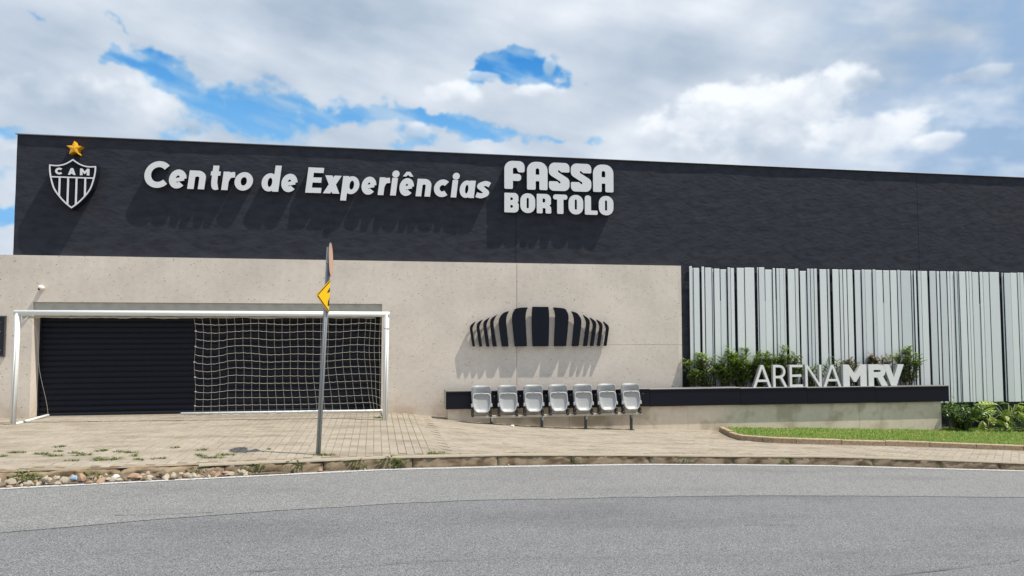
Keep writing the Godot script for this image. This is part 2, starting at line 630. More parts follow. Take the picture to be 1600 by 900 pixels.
func materials() -> void:
	var mottle := noise_tex(5, 0.012, 5, [[0.0, grey(0.72)], [0.5, grey(0.9)], [1.0, grey(1.0)]])
	var fine := noise_tex(6, 0.11, 4, [[0.0, grey(0.55)], [0.45, grey(0.88)], [1.0, grey(1.0)]])
	var grain := noise_tex(8, 0.16, 3, [])
	var lumps := noise_tex(9, 0.02, 5, [])
	var d := mat("dark_render", Color(0.040, 0.044, 0.058), 0.8)
	d.metallic_specular = 0.3
	tint(d, noise_tex(15, 0.012, 5, [[0.0, grey(0.6)], [0.5, grey(0.82)], [1.0, grey(1.0)]]), Vector3(0.35, 0.9, 0.35), noise_tex(21, 0.02, 6, []), 0.4)
	d.uv1_scale = Vector3(0.42, 0.95, 0.42)
	mat("dark_plain", Color(0.03, 0.032, 0.045), 0.6)
	var fascia := mat("black_stone", Color(0.013, 0.014, 0.022), 0.3)
	fascia.metallic_specular = 0.25
	mat("coping", Color(0.16, 0.155, 0.15), 0.4)
	mat("slat_paint", Color(0.69, 0.73, 0.735), 0.42)
	M.slat_paint.metallic = 0.0
	mat("slat_paint_pale", Color(0.74, 0.775, 0.775), 0.42)
	mat("slat_paint_deep", Color(0.63, 0.675, 0.685), 0.42)
	mat("letter_white", Color(0.74, 0.755, 0.765), 0.45)
	mat("letter_return", Color(0.03, 0.031, 0.038), 0.5)
	mat("letter_side_shade", Color(0.42, 0.42, 0.42), 0.5)  # white letter paint greyed, with the shade of the sides in its colour
	mat("letter_bright", Color(0.82, 0.82, 0.82), 0.4)
	mat("emblem_black", Color(0.011, 0.013, 0.02), 0.6)
	M.emblem_black.metallic_specular = 0.2
	mat("star_yellow", Color(0.85, 0.42, 0.015), 0.4)
	mat("shutter", Color(0.0075, 0.0095, 0.018), 0.62, 0.0)
	M.shutter.metallic_specular = 0.35
	mat("steel", Color(0.4, 0.41, 0.42), 0.45, 0.7)
	mat("flashing", Color(0.2, 0.2, 0.205), 0.3, 0.9)
	var post := mat("goal_white", Color(0.86, 0.88, 0.86), 0.5)
	tint(post, fine, Vector3(2.0, 2.0, 2.0))
	mat("cord", Color(0.5, 0.475, 0.39), 0.9)
	mat("galvanised", Color(0.27, 0.29, 0.3), 0.5, 0.35)
	mat("sign_yellow", Color(0.9, 0.53, 0.0), 0.35)
	mat("sign_black", Color(0.015, 0.015, 0.015), 0.5)
	mat("sign_pink", Color(0.56, 0.36, 0.26), 0.5)
	mat("sign_rim", Color(0.5, 0.3, 0.2), 0.5)
	mat("sign_back", Color(0.16, 0.17, 0.18), 0.6, 0.3)
	mat("seat_plastic", Color(0.37, 0.385, 0.39), 0.42)
	mat("bracket_black", Color(0.016, 0.016, 0.018), 0.5)
	mat("leg_grey", Color(0.05, 0.055, 0.065), 0.5, 0.3)
	var beam := mat("beam_zinc", Color(0.5, 0.47, 0.4), 0.55, 0.1)
	tint(beam, fine, Vector3(3, 3, 3))
	mat("white_plastic", Color(0.75, 0.74, 0.7), 0.4)
	mat("glass_dark", Color(0.02, 0.02, 0.02), 0.1)
	mat("plaque_black", Color(0.012, 0.012, 0.018), 0.25)
	mat("plaque_frame", Color(0.1, 0.1, 0.105), 0.4, 0.5)
	mat("plaque_mark", Color(0.4, 0.4, 0.4), 0.6)
	var slab := mat("lintel_grey", Color(0.5, 0.49, 0.43), 0.85)
	tint(slab, mottle, Vector3(0.7, 0.7, 0.7))
	# ground
	var a1 := mat("asphalt_dark", Color(0.228, 0.234, 0.246), 0.9)
	tint(a1, asphalt(31), Vector3(0.95, 0.95, 0.95), grain, 0.3)
	a1.detail_enabled = true
	a1.detail_blend_mode = BaseMaterial3D.BLEND_MODE_MUL
	a1.detail_albedo = noise_tex(71, 0.006, 5, [[0.0, grey(0.78)], [0.4, grey(0.95)], [0.6, grey(1.0)], [1.0, grey(1.0)]])
	a1.detail_uv_layer = BaseMaterial3D.DETAIL_UV_2
	a1.uv2_triplanar = true
	a1.uv2_world_triplanar = true
	a1.uv2_scale = Vector3(0.07, 0.1, 0.3)
	var a2: StandardMaterial3D = a1.duplicate()
	a2.resource_name = "asphalt_pale"
	a2.albedo_color = Color(0.288, 0.293, 0.292).linear_to_srgb()
	a2.detail_albedo = noise_tex(72, 0.008, 5, [[0.0, grey(0.8)], [0.4, grey(0.96)], [1.0, grey(1.0)]])
	M.asphalt_pale = a2
	var paint := mat("road_paint", Color(0.5, 0.5, 0.49), 0.7)
	tint(paint, noise_tex(73, 0.05, 4, [[0.0, grey(0.35)], [0.35, grey(0.6)], [0.55, grey(1.0)], [1.0, grey(1.0)]]), Vector3(1.1, 1.1, 1.1), grain, 0.2)
	var dirt := mat("gutter_dirt", Color(0.17, 0.13, 0.09), 0.95)
	tint(dirt, fine, Vector3(3, 3, 3), grain, 0.5)
	mat("tar", Color(0.07, 0.07, 0.072), 0.8)
	var pav := mat("paver", Color(1, 1, 1), 0.92)
	pav.vertex_color_use_as_albedo = true
	tint(pav, noise_tex(81, 0.045, 5, [[0.0, grey(0.72)], [0.4, grey(0.95)], [1.0, grey(1.0)]]), Vector3(0.8, 0.8, 0.8), grain, 0.15)
	pav.detail_enabled = true
	pav.detail_blend_mode = BaseMaterial3D.BLEND_MODE_MUL
	pav.detail_albedo = noise_tex(82, 0.009, 5, [[0.0, Color(0.82, 0.8, 0.77)], [0.4, Color(0.95, 0.945, 0.935)], [0.6, Color(1, 1, 1)], [1.0, Color(1, 1, 1)]])
	pav.detail_uv_layer = BaseMaterial3D.DETAIL_UV_2
	pav.uv2_triplanar = true
	pav.uv2_world_triplanar = true
	pav.uv2_scale = Vector3(0.16, 0.16, 0.4)
	var bed := mat("sand_bed", Color(0.26, 0.22, 0.165), 0.95)
	tint(bed, fine, Vector3(1.5, 1.5, 1.5))
	var kerb := mat("kerb", Color(0.33, 0.275, 0.205), 0.95)
	tint(kerb, noise_tex(91, 0.014, 6, [[0.0, Color(0.4, 0.34, 0.28)], [0.3, Color(0.66, 0.6, 0.53)], [0.5, Color(0.86, 0.83, 0.78)], [1.0, Color(0.98, 0.97, 0.95)]]), Vector3(0.45, 0.9, 0.45), lumps, 0.45)
	var top := mat("kerb_cap", Color(0.36, 0.315, 0.24), 0.95)
	tint(top, fine, Vector3(1, 1, 1), grain, 0.2)
	var kerb2 := mat("lawn_kerb", Color(0.44, 0.375, 0.275), 0.95)
	tint(kerb2, noise_tex(92, 0.03, 5, [[0.0, Color(0.7, 0.65, 0.58)], [0.45, Color(0.92, 0.86, 0.82)], [1.0, Color(1, 1, 1)]]), Vector3(1, 1, 1), grain, 0.3)
	var stone := mat("rubble", Color(0.46, 0.4, 0.31), 0.92)
	tint(stone, fine, Vector3(4, 4, 4), grain, 0.4)
	stone = mat("rubble_pink", Color(0.42, 0.28, 0.19), 0.92)
	tint(stone, fine, Vector3(4, 4, 4), grain, 0.4)
	stone = mat("rubble_brown", Color(0.2, 0.15, 0.1), 0.92)
	tint(stone, fine, Vector3(4, 4, 4), grain, 0.4)
	mat("blue_plastic", Color(0.3, 0.45, 0.6), 0.4)
	mat("paper", Color(0.8, 0.8, 0.78), 0.8)
	var soil := mat("lawn_soil", Color(0.13, 0.14, 0.045), 0.95)
	tint(soil, noise_tex(95, 0.03, 5, [[0.0, Color(0.6, 0.75, 0.4)], [0.55, Color(0.8, 0.9, 0.55)], [0.72, Color(1, 0.9, 0.75)], [1.0, Color(1, 0.85, 0.7)]]), Vector3(0.6, 0.6, 0.6))
	var earth := mat("planter_soil", Color(0.07, 0.05, 0.035), 0.95)
	tint(earth, fine, Vector3(2, 2, 2))
	for n in ["leaf", "grass_leaf", "big_leaf"]:
		var l := mat(n, Color(1, 1, 1), 0.5)
		l.vertex_color_use_as_albedo = true
		l.cull_mode = BaseMaterial3D.CULL_DISABLED
		l.backlight_enabled = true
		l.backlight = Color(0.7, 0.75, 0.4)
	M.big_leaf.roughness = 0.35
	mat("stem", Color(0.13, 0.1, 0.06), 0.9)
	mat("stem_green", Color(0.2, 0.24, 0.08), 0.7)
	var cw := mat("concrete_wall", Color(1, 1, 1), 0.9)
	cw.albedo_texture = wall_picture(2048, 512, 20.0, 3.4, 501, Color(0.68, 0.612, 0.53), true)
	cw.heightmap_enabled = false
	var cp := mat("planter_concrete", Color(1, 1, 1), 0.9)
	cp.albedo_texture = wall_picture(2048, 128, 10.5, 0.85, 502, Color(0.71, 0.615, 0.485), false)


func asphalt(seed_: int) -> Texture2D:   # bright and dark stone chips in grey bitumen
	var n := FastNoiseLite.new()
	n.seed = seed_
	n.noise_type = FastNoiseLite.TYPE_CELLULAR
	n.cellular_return_type = FastNoiseLite.RETURN_CELL_VALUE
	n.frequency = 0.32
	n.fractal_type = FastNoiseLite.FRACTAL_NONE
	var im := n.get_seamless_image(512, 512)
	im.convert(Image.FORMAT_RGB8)
	var r := RandomNumberGenerator.new()
	r.seed = seed_
	var px := im.get_data()
	for i in range(0, px.size(), 3):
		var v := px[i] / 255.0
		var c := 0.7 + 0.14 * v
		if v > 0.74:
			c = 1.0
		elif v < 0.1:
			c = 0.5
		c += r.randf_range(-0.06, 0.06)
		var b := int(clampf(c, 0, 1) * 255.0)
		px[i] = b
		px[i + 1] = b
		px[i + 2] = b
	return ImageTexture.create_from_image(Image.create_from_data(512, 512, false, Image.FORMAT_RGB8, px))


func wall_picture(w: int, h: int, wide: float, tall: float, seed_: int, lin: Color, pits: bool) -> Texture2D:
	var a := FastNoiseLite.new()
	a.seed = seed_
	a.frequency = 1.0
	a.fractal_octaves = 5
	var r := RandomNumberGenerator.new()
	r.seed = seed_
	var px := PackedByteArray()
	px.resize(w * h * 3)
	var at := 0
	for j in h:
		var y := tall * (1.0 - (j + 0.5) / h)
		for i in w:
			var x := wide * (i + 0.5) / w
			var k := 1.0 + 0.13 * a.get_noise_2d(x * 0.7, y * 0.9) + 0.07 * a.get_noise_2d(x * 7.0 + 40.0, y * 9.0) + 0.05 * a.get_noise_2d(x * 5.0 + 90.0, y * 0.5) * smoothstep(1.2, 3.2, y if pits else 0.0) + r.randf_range(-0.025, 0.025)
			var c := lin * k
			var splash: float
			if pits:   # soil splashed up at the foot of the wall, its edge ragged
				splash = clampf(smoothstep(0.75, 0.25, y - 0.35 * a.get_noise_2d(x * 1.3, 70.0)), 0, 1) * (0.55 + 0.6 * a.get_noise_2d(x * 2.0, y * 5.0 + 20.0))
				c = c.lerp(Color(0.48, 0.35, 0.235), clampf(splash, 0, 0.62))
			else:
				splash = smoothstep(-0.1, 0.6, a.get_noise_2d(x * 1.5 + 11.0, y * 1.5)) * 0.75
				c = c.lerp(Color(0.36, 0.29, 0.185), clampf(splash, 0, 0.55))
				c = c.lerp(Color(0.33, 0.25, 0.15), 0.5 * smoothstep(0.3, 0.1, y - 0.18 + 0.03 * x - 0.1 * a.get_noise_2d(x * 3.0, 9.0)))
			c = c.clamp(Color(0, 0, 0), Color(1, 1, 1)).linear_to_srgb()
			px[at] = int(c.r * 255.0)
			px[at + 1] = int(c.g * 255.0)
			px[at + 2] = int(c.b * 255.0)
			at += 3
	var im := Image.create_from_data(w, h, false, Image.FORMAT_RGB8, px)
	if pits:   # air holes left by the formwork
		for k in 5200:
			var x := r.randi_range(1, w - 3)
			var y := r.randi_range(1, h - 3)
			var f := r.randf_range(0.35, 0.8)
			for q in (1 if r.randf() < 0.75 else r.randi_range(2, 3)):
				var p := Vector2i(x + (q % 2), y + q / 2)
				var c := im.get_pixelv(p)
				im.set_pixelv(p, Color(c.r * f, c.g * f, c.b * f))
	else:
		for k in 500:
			var x := r.randi_range(1, w - 3)
			var y := r.randi_range(1, h - 3)
			var c := im.get_pixel(x, y)
			im.set_pixel(x, y, Color(c.r * 0.75, c.g * 0.75, c.b * 0.75))
	return ImageTexture.create_from_image(im)


# ================================================================ ground
func ribbon(xs: Array, z_a: Callable, z_b: Callable, y_of: Callable, rows := 1) -> ArrayMesh:
	var st := begin(true)
	for i in xs.size() - 1:
		for r in rows:
			var q := []
			for k in [[0, r + 1], [1, r + 1], [1, r], [0, r]]:
				var x: float = xs[i + k[0]]
				var z := lerpf(z_a.call(x), z_b.call(x), float(k[1]) / rows)
				q.append(Vector3(x, y_of.call(x, z), z))
			quad(st, q[0], q[1], q[2], q[3])
	return done(st)


func steps(a: float, b: float, d: float) -> Array:
	var out := []
	var n := int(ceil((b - a) / d))
	for i in n + 1:
		out.append(lerpf(a, b, float(i) / n))
	return out


func ground() -> void:
	var st := begin()
	quad(st, Vector3(-900, -1.4, 900), Vector3(900, -1.4, 900), Vector3(900, -1.4, -900), Vector3(-900, -1.4, -900))
	struct("ground", done(st), M.sand_bed)
	var xs := [-60.0, -45.0, -30.0, -20.0, -14.0] + steps(-10.0, 18.0, 0.25) + [20.0, 30.0, 45.0, 60.0]
	struct("road", ribbon(xs, func(x): return line_z(x) - 0.5, func(_x): return 60.0, func(x, _z): return road_y(x), 4), M.asphalt_dark, "grey asphalt street curving past the building")
	var wob := func(x): return 0.03 * rough.get_noise_2d(x * 0.9, 3.0) + 0.015 * rough.get_noise_2d(x * 4.0, 8.0)
	var xs2 := [-60.0, -45.0, -30.0, -20.0, -14.0] + steps(-10.0, 18.0, 0.08) + [20.0, 30.0, 45.0, 60.0]
	struct("road_edge_strip", ribbon(xs2, func(x): return line_z(x) - 0.4, func(x): return table_smooth(PATCH_X, PATCH_Z, x) + wob.call(x), func(x, _z): return road_y(x) + 0.004), M.asphalt_pale, "paler strip of older asphalt along the kerb")
	struct("road_line", ribbon(xs2, func(x): return line_z(x) - 0.055 + 0.008 * rough.get_noise_2d(x * 5.0, 40.0), func(x): return line_z(x) + 0.025 + 0.008 * rough.get_noise_2d(x * 5.0, 60.0), func(x, _z): return road_y(x) + 0.0085), M.road_paint, "worn white edge line on the asphalt")
	# hairline cracks sealed with tar
	st = begin()
	for c in [[-0.9, 0.6, 8.6, 8.45], [2.0, 5.2, 9.35, 8.75], [3.4, 3.9, 7.55, 7.6], [-2.2, -1.4, 7.0, 6.95]]:
		var last := []
		for i in 15:
			var t := i / 14.0
			var x: float = lerpf(c[0], c[1], t)
			var z: float = lerpf(c[2], c[3], t) + 0.05 * rough.get_noise_2d(x * 3.0, c[2] * 9.0)
			var w := 0.004 * (0.3 + absf(rough.get_noise_2d(x * 6.0, 77.0)) * 2.0)
			var now := [Vector3(x, road_y(x) + 0.0085, z + w), Vector3(x, road_y(x) + 0.0085, z - w)]
			if last:
				quad(st, last[0], now[0], now[1], last[1])
			last = now
	struct("road_crack", done(st), M.tar)
	struct("gutter_dirt", ribbon(steps(-6.0, -0.9, 0.06), func(x): return kerb_z(x) - 0.05, func(x): return line_z(x) - 0.07 + 0.04 * rough.get_noise_2d(x * 4.0, 15.0), func(x, z): return road_y(x) + 0.0125 + 0.04 * smoothstep(line_z(x) - 0.09, kerb_z(x), z) * smoothstep(-0.9, -1.8, x) + 0.012 * absf(rough.get_noise_2d(x * 9.0, z * 9.0)), 6), M.gutter_dirt, "brown dirt gathered in the gutter")
	pavement()
	kerbs()
	lawn()


func pavement() -> void:
	var root := struct("pavement", ribbon([-60.0, -40.0, -20.0, -14.0] + steps(-10.0, 18.0, 0.25) + [20.0, 40.0, 60.0], func(_x): return -0.5, func(x): return kerb_z(x) - 0.06, func(x, z): return walk_y(x, z) - 0.009, 6), M.sand_bed, "sloping pavement of sand-coloured concrete pavers")
	var spots := []
	# running bond on the left, herringbone to the right
	for i in range(-95, 8):
		for j in range(-2, 29):
			var x := i * 0.103 + 0.05
			var z := j * 0.203 + (0.1 if i % 2 else 0.0)
			spots.append([x, z, 0.0])
	var c45 := Vector2(1, 1).normalized()
	for a in range(-70, 71):
		for b in range(-40, 41):
			for v in 2:
				var cell := Vector2(a + 2 * b, -a + 2 * b) * 0.1025
				cell += (Vector2(1.0, 0.5) if v == 0 else Vector2(1.5, 2.0)) * 0.1025
				var p := Vector2(cell.x * c45.x - cell.y * c45.y, cell.x * c45.y + cell.y * c45.x) + Vector2(4.5, 2.4)
				if p.x > 0.74 and p.x < 15.5 and p.y > -0.3 and p.y < 5.0:
					spots.append([p.x, p.y, 45.0 if v else -45.0])
	var eye := Vector3(0, 1.7, 14)
	var ok := []
	for s in spots:
		var x: float = s[0]
		var z: float = s[1]
		if z > kerb_z(x) - (0.17 if s[2] == 0.0 else 0.13) or z < 0.02 or (x > 1.3 and z < 0.42) or on_island(x, z, 0.19):
			continue
		if x > 15.0 or (x > 0.82 and s[2] == 0.0):
			continue
		var at := Vector3(x, walk_y(x, z), z)
		ok.append([at.distance_squared_to(eye), at, s[2]])
	ok.sort_custom(func(p, q): return p[0] < q[0])
	var tones := []
	var meshes := []
	var r := RandomNumberGenerator.new()
	r.seed = 99
	for k in 7:
		var f := 0.91 + 0.03 * k
		var c := Color(0.325, 0.286, 0.222) * f
		c = c.lerp(Color(0.33, 0.295, 0.245) * f, r.randf())
		c.a = 1.0
		tones.append(c)
		var st := begin()
		st.set_color(c)
		paver_shape(st, Transform3D.IDENTITY)
		meshes.append(done(st))
	var joined := begin()
	var placed := 0
	for o in ok:
		var at: Vector3 = o[1]
		var k := clampi(int(3.5 + 2.6 * r.randfn(0.0, 0.55)), 0, 6)
		var sx: float = (walk_y(at.x + 0.05, at.z) - walk_y(at.x - 0.05, at.z)) / 0.1
		var sz: float = (walk_y(at.x, at.z + 0.05) - walk_y(at.x, at.z - 0.05)) / 0.1
		var b := Basis(Vector3(1, sx, 0).normalized(), Vector3(-sx, 1, -sz).normalized(), Vector3(0, sz, 1).normalized()).orthonormalized()
		b = b * Basis.from_euler(Vector3(r.randf_range(-0.012, 0.012), deg_to_rad(o[2] + r.randf_range(-0.8, 0.8)), r.randf_range(-0.012, 0.012)))
		var t := Transform3D(b, at + Vector3(0, r.randf_range(-0.003, 0.002) - (0.006 if o[2] != 0.0 and at.x < 0.95 else 0.0), 0))
		if placed < 300:
			part("paver", meshes[k], M.paver, root, t)
			placed += 1
		else:
			joined.set_color(tones[k])
			paver_shape(joined, t)
	var rest := part("paver_field", done(joined), M.paver, root)
	rest.set_meta("kind", "stuff")
	# slab in front of the shutter
	var st := begin()
	box(st, Vector3(-5.8, 0.02, -0.34), Vector3(0.12, 0.165, 0.016))
	struct("door_sill", done(st), M.lintel_grey)


func paver_shape(st: SurfaceTool, t: Transform3D) -> void:
	var hx := 0.0493
	var hz := 0.0993
	var c := 0.0045
	var top := []
	var mid := []
	var low := []
	for k in [[-1, 1], [1, 1], [1, -1], [-1, -1]]:
		top.append(t * Vector3(k[0] * (hx - c), 0.0, k[1] * (hz - c)))
		mid.append(t * Vector3(k[0] * hx, -c * 0.8, k[1] * hz))
		low.append(t * Vector3(k[0] * hx, -0.03, k[1] * hz))
	quad(st, top[0], top[1], top[2], top[3])
	for k in 4:
		var n := (k + 1) % 4
		quad(st, mid[k], mid[n], top[n], top[k])
		quad(st, low[k], low[n], mid[n], mid[k])


func kerbs() -> void:
	var n := FastNoiseLite.new()
	n.seed = 61
	n.frequency = 1.0
	n.fractal_octaves = 4
	var root := Node3D.new()
	root.name = "kerb"
	add_child(root)
	root.set_meta("kind", "structure")
	root.set_meta("label", "weathered crumbling concrete kerb between pavement and street")
	var x := -9.0
	while x < 17.5:
		var len := rng.randf_range(0.85, 1.25)
		var x1 := x + len
		var ruin := smoothstep(0.3, -2.4, x)      # the left end has crumbled
		var st := begin(true)
		var rows := []
		var count := int(len / 0.035)
		var jut := rng.randf_range(-0.012, 0.012)
		for i in count + 1:
			var t := float(i) / count
			var px := lerpf(x + 0.004, x1 - 0.004, t)
			var z := kerb_z(px) + jut * ruin
			var y0 := road_y(px)
			var h := table(KERB_X, KERB_H, px)
			var chip := ruin * 0.045 * clampf(n.get_noise_2d(px * 2.2, 5.0) + 0.55, 0.0, 1.0) + 0.006 * n.get_noise_2d(px * 9.0, 1.0)
			var end := 0.016 * (smoothstep(0.05, 0.0, t) + smoothstep(0.95, 1.0, t))
			var prof := [[-0.14, -0.06], [0.006, -0.06], [0.012, 0.0], [0.004, 0.035], [0.0, 0.07], [-0.006, 0.105], [-0.018, 1.0], [-0.04, 1.01], [-0.10, 1.02], [-0.145, 1.03]]
			var ring := []
			for k in prof.size():
				var o: float = prof[k][0]
				var y: float = prof[k][1]
				if y > 0.9:
					y = h - 0.004 - (chip if k < 8 else 0.0) + (y - 1.0) * 0.1
				elif y > 0.0:
					y = minf(y, h - 0.02 - chip)
				var bump := (0.012 + 0.03 * ruin) * n.get_noise_2d(px * 6.0, y * 9.0 + 3.0) + 0.008 * n.get_noise_2d(px * 21.0, y * 26.0) if k > 0 and k < 7 else 0.0
				ring.append(Vector3(px, y0 + y - (end if k > 5 else 0.0), z + o + bump - end))
			rows.append(ring)
		for i in count:
			for k in rows[0].size() - 1:
				quad(st, rows[i][k], rows[i + 1][k], rows[i + 1][k + 1], rows[i][k + 1])
		for e in [0, count]:
			for k in range(1, rows[0].size() - 1):
				if e == 0:
					tri(st, rows[e][0], rows[e][k], rows[e][k + 1])
				else:
					tri(st, rows[e][0], rows[e][k + 1], rows[e][k])
		part("kerb_stone", done(st), M.kerb, root)
		x = x1
	# smooth mortar cap along the top of the kerb
	var cap := begin(true)
	var old := []
	for px in steps(-1.9, 17.5, 0.05):
		var edge := 0.012 * n.get_noise_2d(px * 4.0, 20.0)
		var now := []
		for k in [[-0.1, -0.004], [-0.07, 0.006], [-0.035 + edge, 0.009], [-0.004 + edge, 0.002], [0.002 + edge, -0.018]]:
			now.append(Vector3(px, kerb_y(px) + k[1] + 0.003 * n.get_noise_2d(px * 8.0, k[0] * 40.0), kerb_z(px) + k[0]))
		if old:
			for k in 4:
				quad(cap, old[k + 1], now[k + 1], now[k], old[k])
		old = now
	part("mortar_cap", done(cap), M.kerb_cap, root)


func lawn() -> void:
	var root := Node3D.new()
	root.name = "lawn_edging"
	add_child(root)
	root.set_meta("kind", "structure")
	root.set_meta("label", "row of low concrete edging stones around the lawn")
	# path of the edging, then stones cut from it
	var path := PackedVector2Array()
	for i in ISLAND_X.size():
		path.append(Vector2(ISLAND_X[i], ISLAND_Z[i]))
	var pos := 0.0
	var total := 0.0
	for i in path.size() - 1:
		total += path[i].distance_to(path[i + 1])
	while pos < total - 0.2:
		var len := 0.78 if pos > 2.2 else 0.55
		var st := begin()
		var rows := []
		var drop := rng.randf_range(-0.006, 0.006)
		for i in 7:
			var s := pos + 0.005 + (len - 0.01) * i / 6.0
			var here := along(path, s)
			var ahead := along(path, s + 0.05)
			var side := (ahead - here).normalized()
			var right := Vector2(-side.y, side.x)   # away from the lawn when walking from the wall outwards
			if right.dot(here - Vector2(9.0, 0.0)) < 0:
				right = -right
			var y := walk_y(here.x, here.y) + drop
			var ring := []
			for k in [[0.0, -0.05], [0.0, 0.066], [-0.01, 0.076], [-0.085, 0.076], [-0.095, 0.066], [-0.1, -0.05]]:
				var q: Vector2 = here + right * k[0]
				ring.append(Vector3(q.x, y + k[1] + 0.004 * rough.get_noise_2d(s * 9.0, k[0] * 30.0), q.y + 0.003 * rough.get_noise_2d(s * 14.0, k[1] * 30.0)))
			rows.append(ring)
		for i in 6:
			for k in 5:
				quad(st, rows[i][k], rows[i + 1][k], rows[i + 1][k + 1], rows[i][k + 1])
		for e in [0, 6]:
			for k in range(1, 5):
				if e == 0:
					tri(st, rows[e][0], rows[e][k], rows[e][k + 1])
				else:
					tri(st, rows[e][0], rows[e][k + 1], rows[e][k])
		part("edging_stone", done(st), M.lawn_kerb, root)
		pos += len
	var st := begin(true)
	for x in steps(6.3, 18.0, 0.15):
		for j in 26:
			var q := []
			for k in [[0, 1], [1, 1], [1, 0], [0, 0]]:
				var px: float = x + k[0] * 0.15
				var far := island_z(px) - 0.06
				var pz := lerpf(-0.1, far, (j + k[1]) / 26.0)
				q.append(Vector3(px, lawn_y(px, pz), pz))
			if on_island((q[0].x + q[2].x) / 2.0, (q[0].z + q[2].z) / 2.0, -0.06):
				quad(st, q[0], q[1], q[2], q[3])
	struct("lawn", done(st), M.lawn_soil, "mown lawn between edging stones and planter wall")
	# blades, as many tufts of one small mesh
	var tuft := begin()
	for k in 8:
		var a := rng.randf() * TAU
		var root_at := Vector3(rng.randf_range(-0.03, 0.03), 0, rng.randf_range(-0.03, 0.03))
		var tip := root_at + Vector3(cos(a) * 0.035, rng.randf_range(0.03, 0.055), sin(a) * 0.035)
		var w := Vector3(-sin(a), 0, cos(a)) * 0.004
		tuft.set_color(Color(1, 1, 1))
		tri(tuft, root_at - w, root_at + w, tip)
	var mm := MultiMesh.new()
	mm.transform_format = MultiMesh.TRANSFORM_3D
	mm.use_colors = true
	mm.mesh = done(tuft)
	var list := []
	for k in 30000:
		var x := 6.2 + 9.4 * rng.randf()
		var z := 4.2 * rng.randf() - 0.05
		if not on_island(x, z, -0.1):
			continue
		if x < 11.6 and z < 0.52:
			continue
		var bare := rough.get_noise_2d(x * 1.1 + 30.0, z * 2.5)
		var worn := 0.26 if z > 0.95 else 0.0
		if bare > worn and rng.randf() < 0.7:
			continue
		list.append(Vector3(x, lawn_y(x, z) - 0.004, z))
	mm.instance_count = list.size()
	for i in list.size():
		mm.set_instance_transform(i, Transform3D(Basis(Vector3.UP, rng.randf() * TAU).scaled(Vector3.ONE * rng.randf_range(0.7, 1.25)), list[i]))
		var g := rng.randf()
		var dry := clampf(rough.get_noise_2d(list[i].x * 1.6, list[i].z * 3.0) + 0.1, 0, 0.5)
		mm.set_instance_color(i, Color(0.13, 0.25, 0.035).lerp(Color(0.26, 0.38, 0.06), g).lerp(Color(0.42, 0.38, 0.12), dry))
	var o := MultiMeshInstance3D.new()
	o.name = "grass"
	o.multimesh = mm
	o.material_override = M.grass_leaf
	add_child(o)
	tag(o, "short green grass covering the lawn", "grass")
	o.set_meta("kind", "stuff")


func along(path: PackedVector2Array, s: float) -> Vector2:
	for i in path.size() - 1:
		var d := path[i].distance_to(path[i + 1])
		if s <= d or i == path.size() - 2:
			return path[i].lerp(path[i + 1], s / d)
		s -= d
	return path[-1]


# ================================================================ building
func render_panel(x0: float, x1: float, y0: float, y1: float) -> ArrayMesh:
	var n := FastNoiseLite.new()
	n.seed = 41
	n.frequency = 1.0
	n.fractal_octaves = 3
	var st := begin(true)
	var nx := int((x1 - x0) / 0.06)
	var ny := int((y1 - y0) / 0.06)
	var f := func(i: int, j: int) -> Vector3:
		var x := lerpf(x0, x1, float(i) / nx)
		var y := lerpf(y0, y1, float(j) / ny)
		var bump := 0.006 * n.get_noise_2d(x * 0.7, y * 1.3) + 0.0035 * n.get_noise_2d(x * 2.2 + 50.0, y * 4.5)
		return Vector3(x, y, WALL_Z + bump)
	for i in nx:
		for j in ny:
			quad(st, f.call(i, j), f.call(i + 1, j), f.call(i + 1, j + 1), f.call(i, j + 1))
	st.set_smooth_group(-1)   # returns into the joints
	box(st, Vector3(x0 + 0.001, y0, -0.36), Vector3(x1 - 0.001, y1 - 0.001, WALL_Z - 0.012))
	for i in nx:
		for e in [0, ny]:
			var a: Vector3 = f.call(i, e)
			var b: Vector3 = f.call(i + 1, e)
			quad(st, Vector3(a.x, a.y, -0.2), Vector3(b.x, b.y, -0.2), b, a)
	for j in ny:
		for e in [0, nx]:
			var a: Vector3 = f.call(e, j)
			var b: Vector3 = f.call(e, j + 1)
			quad(st, Vector3(a.x, a.y, -0.2), Vector3(b.x, b.y, -0.2), b, a)
	return done(st)


func concrete_panel(x0: float, x1: float, y0: float, y1: float, deep := 0.3) -> ArrayMesh:
	var st := begin()
	var uv := func(x: float, y: float) -> Vector2: return Vector2((x + 14.0) / 20.0 * 0.999, 1.0 - (y + 0.2) / 3.4)
	var p := [Vector3(x0, y0, 0), Vector3(x1, y0, 0), Vector3(x1, y1, 0), Vector3(x0, y1, 0)]
	quad_uv(st, p, [uv.call(x0, y0), uv.call(x1, y0), uv.call(x1, y1), uv.call(x0, y1)])
	var q := []
	for v in p:
		q.append(v - Vector3(0, 0, deep))
	quad_uv(st, [q[1], q[0], q[3], q[2]], [uv.call(x1, y0), uv.call(x0, y0), uv.call(x0, y1), uv.call(x1, y1)])
	for k in 4:
		var m := (k + 1) % 4
		var off := Vector2(0.012, 0.05)
		quad_uv(st, [q[k], q[m], p[m], p[k]], [uv.call(p[k].x, p[k].y) + off, uv.call(p[m].x, p[m].y) + off, uv.call(p[m].x, p[m].y), uv.call(p[k].x, p[k].y)])
	return done(st)


